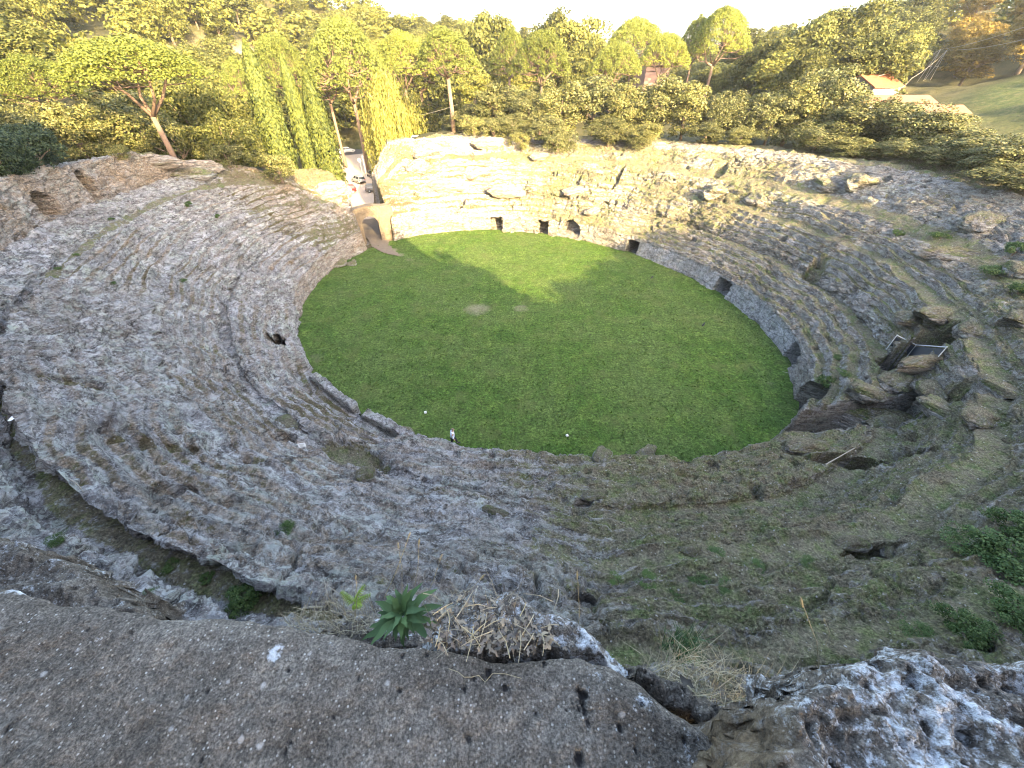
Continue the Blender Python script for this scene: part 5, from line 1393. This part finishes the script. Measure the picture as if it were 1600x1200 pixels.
cable([at_d(1372,119,110), np.array(tops[0]), at_d(1640,28,112)], 'upper overhead cable from the house chimney over the cable supports')
cable([at_d(1404,136,108), at_d(1425,122,110), np.array(tops[1]), at_d(1640,52,114)], 'lower overhead cable from the roof corner up the slope')
cable([at_d(640,182,112), at_d(715,163,105)], 'overhead cable crossing behind the bare pine trunk', 0.3)

# ------------------------------------------------------------------ small things on and round the lawn
M_BLOCK = plain('white_block', (0.5, 0.5, 0.47), 0.8, var=0.05)
def on_ground(px, py): p, n = hit(px, py); return p
for px, py, s, lab in [(665,645,0.17,'small white block on the lawn above the person'),(886,681,0.15,'small white block on the lawn near the middle of its near edge')]:
    p = on_ground(px, py); e = empty('white_block', lab, 'block', p, 0.4)
    m = MB(); m.box((0,0,s*0.35), (s*1.2,s,s*0.7), taper=0.9); m.build('block', M_BLOCK, e)
    m = MB(); m.box((0,0,s*0.74), (s*0.5,s*0.4,s*0.08)); m.build('lid', M_STEEL, e)
M_BIRD = plain('dark_feathers', (0.02, 0.02, 0.022), 0.6)
for px, py, lab in [(1018,436,'small dark bird on the lawn near the right wall'),(1098,510,'small dark bird on the lawn further towards the viewer')]:
    p = on_ground(px, py); e = empty('bird', lab, 'bird', p + Vector((0,0,0.02)), 0.8)
    m = MB(); m.tube([(-0.30,0,0.14),(-0.16,0,0.17),(0,0,0.20),(0.12,0,0.23),(0.18,0,0.29),(0.24,0,0.31),(0.32,0,0.29)], [0.015,0.06,0.095,0.08,0.055,0.05,0.008], 9); m.build('body', M_BIRD, e, True)
    for sy in (-0.04, 0.04):
        m = MB(); m.tube([(0,sy,0),(0,sy,0.13)], 0.008, 4); m.tube([(-0.03,sy,0.005),(0.06,sy,0.005)], 0.008, 4); m.build('leg', M_BARK, e)
p = on_ground(474, 702); e = empty('info_sign', 'small white sign board standing in the grassy hollow', 'sign', p, 0.25); e.scale = (0.7, 0.7, 0.7)
for sx in (-0.16, 0.16):
    m = MB(); m.tube([(sx,0.03,-0.2),(sx,0.03,0.3)], 0.018, 5); m.build('post', M_STEEL, e)
m = MB(); m.box((0,0,0.36), (0.5,0.03,0.34)); bd = m.build('board', M_WHITE, e); bd.rotation_euler = (-0.25, 0, 0)
m = MB()
for k in range(4): m.box((-0.02 + 0.02*(k%2), -0.018, 0.46 - k*0.065), (0.34 - 0.05*(k%3), 0.006, 0.022))
tx = m.build('print_lines', plain('sign_print', (0.2,0.2,0.2)), bd)
p = on_ground(21, 655); m = MB(); m.add([tuple(0.42 * c for c in q) for q in [(-0.3,-0.22,0.02),(0.05,-0.3,0.06),(0.3,0.0,0.14),(0.16,0.3,0.02),(-0.2,0.2,0.18),(0.02,0.0,0.10)]], None, [(0,1,5),(1,2,5),(2,3,5),(3,4,5),(4,0,5)])
tag(m.build('paper_scrap', M_WHITE, loc=p), 'crumpled white paper lying in the trench at the left edge', 'paper')
M_STICK = plain('dry_stick', (0.20, 0.175, 0.14), 0.9)
a0, a1 = on_ground(111, 751), on_ground(133, 771); m = MB(); m.tube([a0 + Vector((0,0,.08)), (a0+a1)/2 + Vector((0,0.05,.14)), a1 + Vector((0,0,.06))], [0.022,0.02,0.012], 5); tag(m.build('fallen_stick', M_STICK), 'pale fallen stick leaning in the left trench', 'stick')
a0, a1 = on_ground(1288, 728), on_ground(1334, 702); m = MB(); m.tube([a0 + Vector((0,0,.1)), a1 + Vector((0,0,.12))], [0.034,0.026], 6); tag(m.build('fallen_pole', M_STICK), 'straight pale pole lying across the long open pit', 'pole')
# railing of the fenced cave
p0 = on_ground(1406, 548); p1 = on_ground(1418, 556); p2 = on_ground(1462, 562)
e = empty('metal_railing', 'blue grey metal railing with sheet panels at the fenced cave', 'railing', (0,0,0))
for a, b2 in ((p0 + Vector((-0.4,0.6,0)), p1), (p1, p2)):
    m = MB(); m.tube([a + Vector((0,0,1.0)), b2 + Vector((0,0,1.0))], 0.035, 6); m.build('top_rail', M_STEEL, e)
    d = b2 - a; q = MB(); q.add([a + Vector((0,0,.1)), b2 + Vector((0,0,.1)), b2 + Vector((0,0,.86)), a + Vector((0,0,.86)), a + Vector((0.02,.02,.1)), b2 + Vector((0.02,.02,.1)), b2 + Vector((0.02,.02,.86)), a + Vector((0.02,.02,.86))], [(0,1,2,3),(4,7,6,5),(0,4,5,1),(3,2,6,7)])
    q.build('panel', M_DARKMETAL, e)
for a in (p0 + Vector((-0.4,0.6,0)), p1, p2):
    m = MB(); m.tube([a + Vector((0,0,-.3)), a + Vector((0,0,1.05))], 0.03, 6); m.build('post', M_STEEL, e)

# ------------------------------------------------------------------ the person
M_SKIN = plain('skin', (0.45, 0.28, 0.2), 0.6, var=0.05)
M_JACKET = plain('pale_jacket', (0.62, 0.65, 0.76), 0.8, var=0.06)
M_TROUSER = plain('black_trousers', (0.02, 0.021, 0.025), 0.8, var=0.1)
M_HAIR = plain('brown_hair', (0.16, 0.12, 0.075), 0.7, var=0.2)
def skin_mesh(name, verts, edges, radii, root=0, sub=1):
    me = bpy.data.meshes.new(name); me.from_pydata(verts, edges, [])
    o = bpy.data.objects.new(name + '_tmp', me); COL.objects.link(o)
    o.modifiers.new('skin', 'SKIN')
    for i, v in enumerate(me.skin_vertices[0].data): v.radius = (radii[i], radii[i]) if not isinstance(radii[i], tuple) else radii[i]; v.use_root = (i == root)
    ss = o.modifiers.new('sub', 'SUBSURF'); ss.levels = sub; ss.render_levels = sub
    dg = bpy.context.evaluated_depsgraph_get(); res = bpy.data.meshes.new_from_object(o.evaluated_get(dg))
    bpy.data.objects.remove(o); res.name = name
    for pl_ in res.polygons: pl_.use_smooth = True
    return res
def person(px, py, rz, label):
    p = Vector(at_z(px, py, 0.02)); p.z = 0.05
    e = empty('person', label, 'person', p, rz)
    # x forward, y left; striding, arms down and slightly forward
    v = [(0,0,0.90),(0,0,1.10),(0.02,0,1.28),(0.05,0,1.40),(0.07,0,1.47),(0.09,0,1.58),(0.10,0,1.67),
         (0.03,0.17,1.36),(0.00,0.25,1.12),(0.10,0.24,0.92),(0.14,0.235,0.84), (0.03,-0.17,1.36),(-0.02,-0.25,1.12),(0.06,-0.25,0.91),(0.10,-0.245,0.83),
         (0.02,0.09,0.84),(0.20,0.10,0.48),(0.30,0.10,0.09),(0.45,0.11,0.05), (-0.02,-0.09,0.84),(-0.10,-0.10,0.48),(-0.36,-0.10,0.16),(-0.27,-0.10,0.05)]
    ed = [(0,1),(1,2),(2,3),(3,4),(4,5),(5,6),(3,7),(7,8),(8,9),(9,10),(3,11),(11,12),(12,13),(13,14),(0,15),(15,16),(16,17),(17,18),(0,19),(19,20),(20,21),(21,22)]
    ra = [.13,.12,.14,.09,.055,.095,.07,.06,.047,.034,.03,.06,.047,.034,.03,.095,.062,.042,.03,.095,.062,.042,.03]
    for k, (b0, sy) in enumerate(((10, 1), (14, -1))):               # fingers and thumb
        bx, by, bz = v[b0]
        for f, (fx, ln) in enumerate([(0.028,0.075),(0.01,0.085),(-0.008,0.08),(-0.026,0.06)]):
            i = len(v); v += [(bx+fx, by, bz-0.045), (bx+fx+0.012, by-sy*0.008, bz-0.045-ln)]; ra += [.011,.008]; ed += [(b0,i),(i,i+1)]
        i = len(v); v += [(bx+0.045, by-sy*0.02, bz-0.02), (bx+0.06, by-sy*0.03, bz-0.06)]; ra += [.012,.009]; ed += [(b0,i),(i,i+1)]
    b = link('body', skin_mesh('person_body', v, ed, ra), M_SKIN, e)
    jv = [(0,0,0.80),(0,0,0.95),(0,0,1.12),(0.02,0,1.30),(0.05,0,1.43),(0.03,0.18,1.35),(0.0,0.265,1.12),(0.09,0.25,0.93),(0.03,-0.18,1.35),(-0.02,-0.265,1.12),(0.05,-0.26,0.92)]
    je = [(0,1),(1,2),(2,3),(3,4),(3,5),(5,6),(6,7),(3,8),(8,9),(9,10)]
    link('jacket', skin_mesh('person_jacket', jv, je, [.165,.17,.17,.18,.10,.085,.07,.055,.085,.07,.055]), M_JACKET, e)
    tv = [(0,0,0.86),(0.02,0.09,0.80),(0.20,0.10,0.48),(0.295,0.10,0.13),(-0.02,-0.09,0.80),(-0.10,-0.10,0.48),(-0.35,-0.10,0.19)]
    link('trousers', skin_mesh('person_trousers', tv, [(0,1),(1,2),(2,3),(0,4),(4,5),(5,6)], [.14,.11,.078,.06,.11,.078,.06]), M_TROUSER, e)
    for bx, by, bz, tl in ((0.30,0.10,0.05,0.0),(-0.36,-0.10,0.08,0.35)):
        m = MB(); m.tube([(bx-0.07,by,bz+0.03),(bx+0.03,by,bz+0.02),(bx+0.12,by,bz),(bx+0.20,by,bz-0.01-tl*0.1)], [0.045,0.055,0.05,0.03], 8); m.build('shoe', M_TROUSER, e, True)
    hv = [(0.05,0,1.56),(0.075,0,1.64),(0.09,0,1.70)]
    link('hair', skin_mesh('person_hair', hv, [(0,1),(1,2)], [.10,.108,.075]), M_HAIR, e)
    f = MB()                                                          # face: brow to chin, nose
    f.tube([(0.185,0,1.60),(0.205,0,1.575)], [0.018,0.012], 6); f.build('nose', M_SKIN, e, True)
    for sy in (-0.035, 0.035):
        f = MB(); f.tube([(0.172,sy,1.612),(0.184,sy,1.612)], 0.012, 6); f.build('eye', M_TROUSER, e)
    f = MB(); f.box((0.165,0,1.535), (0.03,0.05,0.012)); f.build('mouth', M_RED, e)
person(709, 696, R(15), 'person in a pale hooded jacket and black trousers walking on the lawn')

# ------------------------------------------------------------------ plants close to the viewpoint
def strip_leaf(L, Wd, seed, droop=0.35, fold=0.18, n=7):
    r = np.random.default_rng(seed); V = []; Q = []
    for i in range(n):
        t = i / (n - 1); w_ = Wd * (math.sin(math.pi * (0.08 + 0.92 * t)**0.8) * 0.9 + 0.06) * (1 if t < 0.99 else 0.1)
        x = L * t * (1 - 0.12 * t); z = L * (0.42 * t - (0.42 + droop) * t * t * 0.75) + 0.006 * math.sin(t * 14 + seed)
        wob = 0.004 * math.sin(t * 11 + seed)
        V += [(x, -w_/2 + wob, z + fold * w_/2), (x, wob, z), (x, w_/2 + wob, z + fold * w_/2)]
        if i: b_ = (i - 1) * 3; Q += [(b_, b_+3, b_+4, b_+1), (b_+1, b_+4, b_+5, b_+2)]
    m = MB(); m.add(V, Q); me = m.mesh('herb_leaf_%d' % seed, True); return me
lf = [strip_leaf(0.22, 0.045, 1), strip_leaf(0.19, 0.05, 2, 0.1), strip_leaf(0.16, 0.042, 3, 0.5), strip_leaf(0.13, 0.04, 4, 0.2)]
p = Vector(at_z(632, 968, 19.2)); e = empty('rosette_plant', 'dark green rosette of long leaves growing at the slab edge', 'plant', p)
for k in range(38):
    a = k * 2.39996; el = 0.05 + 1.15 * (k / 38)**1.1
    o = link('leaf', lf[k % 4], M_HERB, e); o.location = (0.012*math.cos(a), 0.012*math.sin(a), 0.004*k*0.5); o.rotation_euler = (0.2*math.sin(k), -el + 0.25, a); s = 0.66 + 0.16 * math.sin(k * 1.7); o.scale = (s, s, s)
p = Vector(at_z(553, 945, 19.05)); e = empty('fern_sprig', 'small bright yellow-green sprig left of the rosette', 'plant', p)
flm = strip_leaf(0.024, 0.008, 9, 0.2, 0.3, 4)
yl = leaf_material('fern_leaf', (0.13, 0.2, 0.03), (0.2, 0.28, 0.05), (0.28, 0.34, 0.08), 0.3, 0.1)
for fr in range(4):
    fa_ = (0.2, 0.9, -0.5, 2.6)[fr]; fl_ = (0.09, 0.08, 0.07, 0.06)[fr]
    m = MB(); m.tube([(0,0,0),(fl_*0.5*math.cos(fa_), fl_*0.5*math.sin(fa_), 0.05),(fl_*math.cos(fa_), fl_*math.sin(fa_), 0.065)], 0.0015, 4); m.build('stem', yl, e)
    for k in range(18):
        t = (k // 2 + 1) / 9.5; o = link('leaflet', flm, yl, e); o.location = (fl_*t*math.cos(fa_), fl_*t*math.sin(fa_), 0.11*t - 0.045*t*t); o.rotation_euler = (0.1, -0.15, fa_ + (1.1 if k % 2 else -1.1)); sc_ = 1.25 - 0.75*t; o.scale = (sc_, sc_, sc_)

def blades(name, label, n, px_poly, z, seed, hmin, hmax, wd, mat, lean=0.5, kind='stuff', cat='grass'):
    """dry grass: many thin bent blades, one object"""
    r = np.random.default_rng(seed); P = np.array([at_z(a, b2, z)[:2] for a, b2 in px_poly]); lo, hi = P.min(0), P.max(0); Vs = []
    k = 0
    while k < n:
        x, y = r.uniform(lo[0], hi[0]), r.uniform(lo[1], hi[1])
        if poly_dist(np.array([x]), np.array([y]), P)[0] > 0: continue
        h = r.uniform(hmin, hmax); a = r.uniform(0, 6.28); l = r.uniform(0.1, lean) * h
        d = np.array([math.cos(a), math.sin(a), 0]); s = np.array([-math.sin(a), math.cos(a), 0]) * wd
        b0 = np.array([x, y, z - 0.03]); m1 = b0 + d * l * 0.35 + np.array([0, 0, h * 0.6]); tp = b0 + d * l + np.array([0, 0, h])
        Vs += [b0 - s, b0 + s, m1 + s * 0.8, m1 - s * 0.8, m1 - s * 0.8, m1 + s * 0.8, tp + s * 0.2, tp - s * 0.2]; k += 1
    o = link(name, quads_mesh(name, np.array(Vs)), mat)
    o['label'] = label
    if kind: o['kind'] = kind
    return o
blades('dry_grass', 'dry pale grass on the ledge left of the rosette', 420, [(420,985),(500,940),(570,930),(600,950),(560,995)], 19.0, 901, 0.04, 0.12, 0.0012, M_STRAW, 1.2)
blades('dry_grass', 'dry pale grass among the leaf litter', 110, [(660,1010),(690,930),(760,905),(820,960),(840,1015)], 19.42, 902, 0.03, 0.10, 0.001, M_STRAW, 1.6)
blades('dry_grass', 'dry pale grass in the gap left of the pitted boulder', 380, [(1000,1040),(1080,1020),(1180,1060),(1240,1090),(1160,1130),(1080,1090)], 19.1, 903, 0.05, 0.16, 0.0013, M_STRAW, 1.3)
blades('green_grass', 'green grass tuft in the crack beyond the slab', 170, [(1030,1010),(1060,985),(1090,1010),(1070,1040)], 19.0, 904, 0.05, 0.15, 0.0018, M_HERB, 0.9)
# tall single stalks
for k, (px, py, tx, ty, lab) in enumerate([(600,935,640,835,'tall dry stalk left of the rosette'),(628,930,622,850,'thin dry stalk rising straight behind the rosette'),(660,945,690,868,'leaning dry stalk right of the rosette'),(645,930,655,845,'tallest pale stalk behind the rosette'),(690,965,755,900,'long dry stalk bending over the litter'),(900,1010,902,895,'single upright stalk by the white lichen lump'),(1280,1058,1252,938,'tall bare stalk left of the pitted boulder'),(1290,1010,1288,968,'short stalk at the top of the pitted boulder'),(960,1000,975,970,'short dry stalk beside the outcrop'),(555,965,556,900,'short pale stalk above the bright sprig'),(470,965,487,925,'bent dry stalk on the ledge at left')]):
    z = 19.1 if px < 1200 else 19.5
    b0 = at_z(px, py, z); d = ray(tx, ty); t = (b0[1] + 0.03) / d[1]; tp = d * t + np.array([0, 0, CAM_H])
    if tp[2] < b0[2]: tp[2] = b0[2] + 0.15
    e = empty('dry_stalk', lab, 'grass stalk', b0)
    q = tp - b0; m = MB(); m.tube([(0,0,0), q * 0.5 + np.array([0.01, 0, 0.01]), q], [0.0016, 0.0013, 0.0008], 4); m.build('stem', M_STRAW, e)
    m = MB(); m.tube([q * 0.93, q, q * 1.03], [0.002, 0.0035, 0.001], 5); m.build('seed_head', M_STRAW, e)
# leaf litter: each dead leaf a piece
dl = [strip_leaf(0.045, 0.017, 20, 0.1, 0.3, 6), strip_leaf(0.055, 0.014, 21, 0.4, 0.3, 6), strip_leaf(0.036, 0.015, 22, -0.3, 0.2, 6)]
e = empty('leaf_litter', 'heap of dead pale leaves and twigs behind the slab right of the rosette', 'dead leaves', Vector(at_z(750, 975, 19.42)))
r_ = np.random.default_rng(77); lpoly = np.array([at_z(a, b2, 19.42)[:2] for a, b2 in [(655,1012),(680,955),(730,935),(800,950),(860,985),(880,1015),(800,1022),(720,1015)]])
k = 0
while k < 240:
    x, y = r_.uniform(lpoly[:,0].min(), lpoly[:,0].max()), r_.uniform(lpoly[:,1].min(), lpoly[:,1].max())
    if poly_dist(np.array([x]), np.array([y]), lpoly)[0] > 0: continue
    o = link('dead_leaf', dl[k % 3], M_DEAD, e); o.location = Vector((x, y, 19.43 + r_.uniform(-0.005, 0.03))) - e.location; o.rotation_euler = (r_.uniform(-0.35,0.35), r_.uniform(-0.15,0.35), r_.uniform(0,6.28)); s = r_.uniform(0.45, 0.95); o.scale = (s, s, s * 0.4); k += 1
for k in range(26):
    x, y = r_.uniform(lpoly[:,0].min(), lpoly[:,0].max()), r_.uniform(lpoly[:,1].min(), lpoly[:,1].max())
    a = r_.uniform(0, 6.28); l = r_.uniform(0.025, 0.06); c = np.array([x, y, 19.45 + r_.uniform(0, 0.02)]) - np.array(e.location); d = np.array([math.cos(a), math.sin(a), r_.uniform(-0.1, 0.2)])
    m = MB(); m.tube([c - d*l, c + np.array([0.006,0.004,0.008]), c + d*l], [0.0018,0.0015,0.001], 4); m.build('twig', M_STRAW, e)
o = link('fallen_leaf', dl[0], leaf_material('tan_leaf', (0.4,0.28,0.18), (0.45,0.33,0.22), (0.5,0.38,0.26), 0.1, 0.05)); o.location = at_z(1062, 1058, 19.37); o.scale = (1.3,1.3,1.3); o.rotation_euler = (0.3, -0.2, -0.7); tag(o, 'single curled tan leaf lying in the crumbling edge', 'leaf')
m = MB(); pts = [at_z(a, b2, SZ + 0.006) for a, b2 in [(702,1045),(716,1050),(725,1058),(737,1058),(748,1055),(758,1066),(770,1052),(790,1053),(815,1060)]]; m.tube(pts, 0.0011, 4); tag(m.build('dry_tendril', M_STRAW), 'thin curly dry tendril lying on the slab', 'tendril')
# low plants on the slope
M_WEED = leaf_material('weed_leaf', (0.035, 0.065, 0.022), (0.065, 0.105, 0.033), (0.11, 0.15, 0.05), 0.25, 0.2)
wv = [bushy_proto('weed_a', 0.5, 0.5, 71, 34, 90, 0.045, 0.0), bushy_proto('weed_b', 0.35, 0.6, 72, 34, 90, 0.04, 0.0), bushy_proto('weed_c', 0.7, 0.55, 73, 44, 110, 0.045, 0.0)]
def weed(px, py, wpx, k, label, name='weed', group=None, cat='plant', hs=1.0):
    p, n = hit(px, py); dep = (p - EYE).dot(Vector((0, CP, -SP))); s = wpx * dep / FPX / 1.1
    e = empty(name, label, cat, p - Vector((0, 0, 0.05 * s)), px * 0.7, group); e.scale = (s, s, s * hs)
    link('foliage', wv[k][0], M_WEED, e); st_ = link('stem', wv[k][1], M_BARK, e); st_.scale = (0.4, 0.4, 0.35); return e
weed(388, 940, 62, 2, 'small green bush in the end of the left trench', 'green_bush', None, 'bush')
weed(295, 322, 16, 0, 'green weed below the sunlit left rim'); weed(445, 828, 30, 1, 'green weed on the left slope above the trench'); weed(92, 843, 30, 1, 'green weed at the left trench rim'); weed(175, 345, 12, 0, 'weed under the tall niche'); weed(340, 340, 12, 0, 'weed on the left slope by the crack')
for i, (px, py, wp, k) in enumerate([(510,255,16,0),(120,400,10,0),(92,420,12,1),(285,440,14,1),(178,445,12,0),(270,885,26,1),(325,905,26,0),(235,930,24,1)]):
    weed(px, py, wp, k, '%s little green weed from the top on the left terraces' % ORD[i], 'weed', 'weeds on the left terraces')
for i, (px, py, wp, k) in enumerate([(960,905,24,1),(1010,905,34,1),(1060,935,30,1),(1090,900,40,1),(1120,865,26,1),(1140,920,34,1),(1180,885,30,1),(1265,880,26,1)]):
    weed(px, py, wp, k, '%s low green herb patch from the left on the near slope' % ORD[i], 'herb_patch', 'herb patches on the near right slope', 'plant', 0.28)
for i, (px, py, wp, k, lab) in enumerate([(1560,880,110,2,'broad leafy bramble at the right edge, lower one'),(1590,835,90,2,'leafy bramble at the right edge, upper one'),(1510,850,70,1,'low bramble left of the broad one'),(1500,985,80,2,'bramble sprouting behind the pitted boulder'),(1580,960,90,2,'bramble at the right edge above the pitted boulder'),(1430,985,50,1,'small bramble behind the middle of the pitted boulder')]):
    weed(px, py, wp, k, lab, 'bramble', None, 'bush', 0.7)
for i, (px, py, wp, k) in enumerate([(1400,368,20,0),(1470,372,30,1),(1585,395,40,0),(1560,430,46,1),(1590,460,40,0),(1310,560,16,1),(1320,585,22,1),(1290,600,30,0)]):
    weed(px, py, wp, k, '%s green weed from the top on the right terraces' % ORD[i], 'weed', 'weeds on the right terraces')
for k, (px, py, wp, lab) in enumerate([(705,205,40,'dry bush at the foot of the bare-trunked pine'),(740,212,50,'yellowing bush on the far crest right of the bare-trunked pine'),(772,218,50,'green bush on the far crest beside the pale slab'),(870,238,60,'green bush spilling over the far crest'),(815,232,40,'low bush on the middle of the far crest'),(1000,232,44,'low bush under the oaks at the far crest'),(360,262,60,'sunlit low bush on the left rim'),(410,262,44,'sunlit low bush on the rim below the cypresses'),(190,245,36,'green bush at the foot of the big left pine')]):
    p, n = hit(px, py); dep = (p - EYE).dot(Vector((0, CP, -SP))); wm = wp * dep / FPX
    tree('shrub', k % 2, p.x, p.y, p.z - 0.4, wm * 0.6, wm, 'low_bush', lab, 'bush')

# grass tufts over the lawn: uncountable, one object
r_ = np.random.default_rng(55); n = 26000
q = np.sqrt(r_.random(n)); a = r_.uniform(-math.pi, math.pi, n); rr_ = (r0(a) + 0.35) * q
x = CX + rr_ * np.cos(a); y = CY + rr_ * np.sin(a)
keep = (vn(x * 0.7, y * 0.7, 0 * x, 7) + 0.6 * r_.random(n) > 0.62); 
for px, py, r1 in [(580,374,1.2),(592,380,1.2),(604,387,1.1),(616,394,1.0),(630,401,0.8),(745,483,1.6),(815,482,1.2)]:
    g_ = at_z(px, py, 0); keep &= np.hypot(x - g_[0], y - g_[1]) > r1 * (0.6 + 0.8 * r_.random(n))
x, y = x[keep], y[keep]; n = len(x)
c = np.stack([x, y, 0.045 + 0.06 * sm(0.93, 1.0, q[keep])], 1)
nn = np.stack([r_.normal(size=n), r_.normal(size=n), 0.7 + 0 * x], 1)
rl = np.stack([r_.normal(size=n) * 0.7, r_.normal(size=n) * 0.7, 0.6 + 0 * x], 1)
gt = link('grass_tufts', quads_mesh('grass_tufts', leaf_quads(c, nn, 0.10 + 0.12 * r_.random(n), 0.5, rl, r_)), leaf_material('lawn_tuft', (0.030, 0.058, 0.010), (0.052, 0.088, 0.015), (0.095, 0.122, 0.028), 0.2, 0.0)); gt['kind'] = 'stuff'; gt['label'] = 'short grass tufts all over the arena lawn'

# ------------------------------------------------------------------ evening haze
hm = bpy.data.materials.new('haze'); hm.use_nodes = True
ht = hm.node_tree; ht.nodes.remove(ht.nodes['Principled BSDF'])
pv = ht.nodes.new('ShaderNodeVolumePrincipled'); pv.inputs['Color'].default_value = (0.92, 0.93, 0.95, 1); pv.inputs['Density'].default_value = 0.00014
pv.inputs['Anisotropy'].default_value = 0.2
ht.links.new(pv.outputs[0], ht.nodes['Material Output'].inputs['Volume'])
m = MB(); m.box((5, 180, 38), (700, 640, 108)); hz = m.build('haze', hm); hz['kind'] = 'stuff'
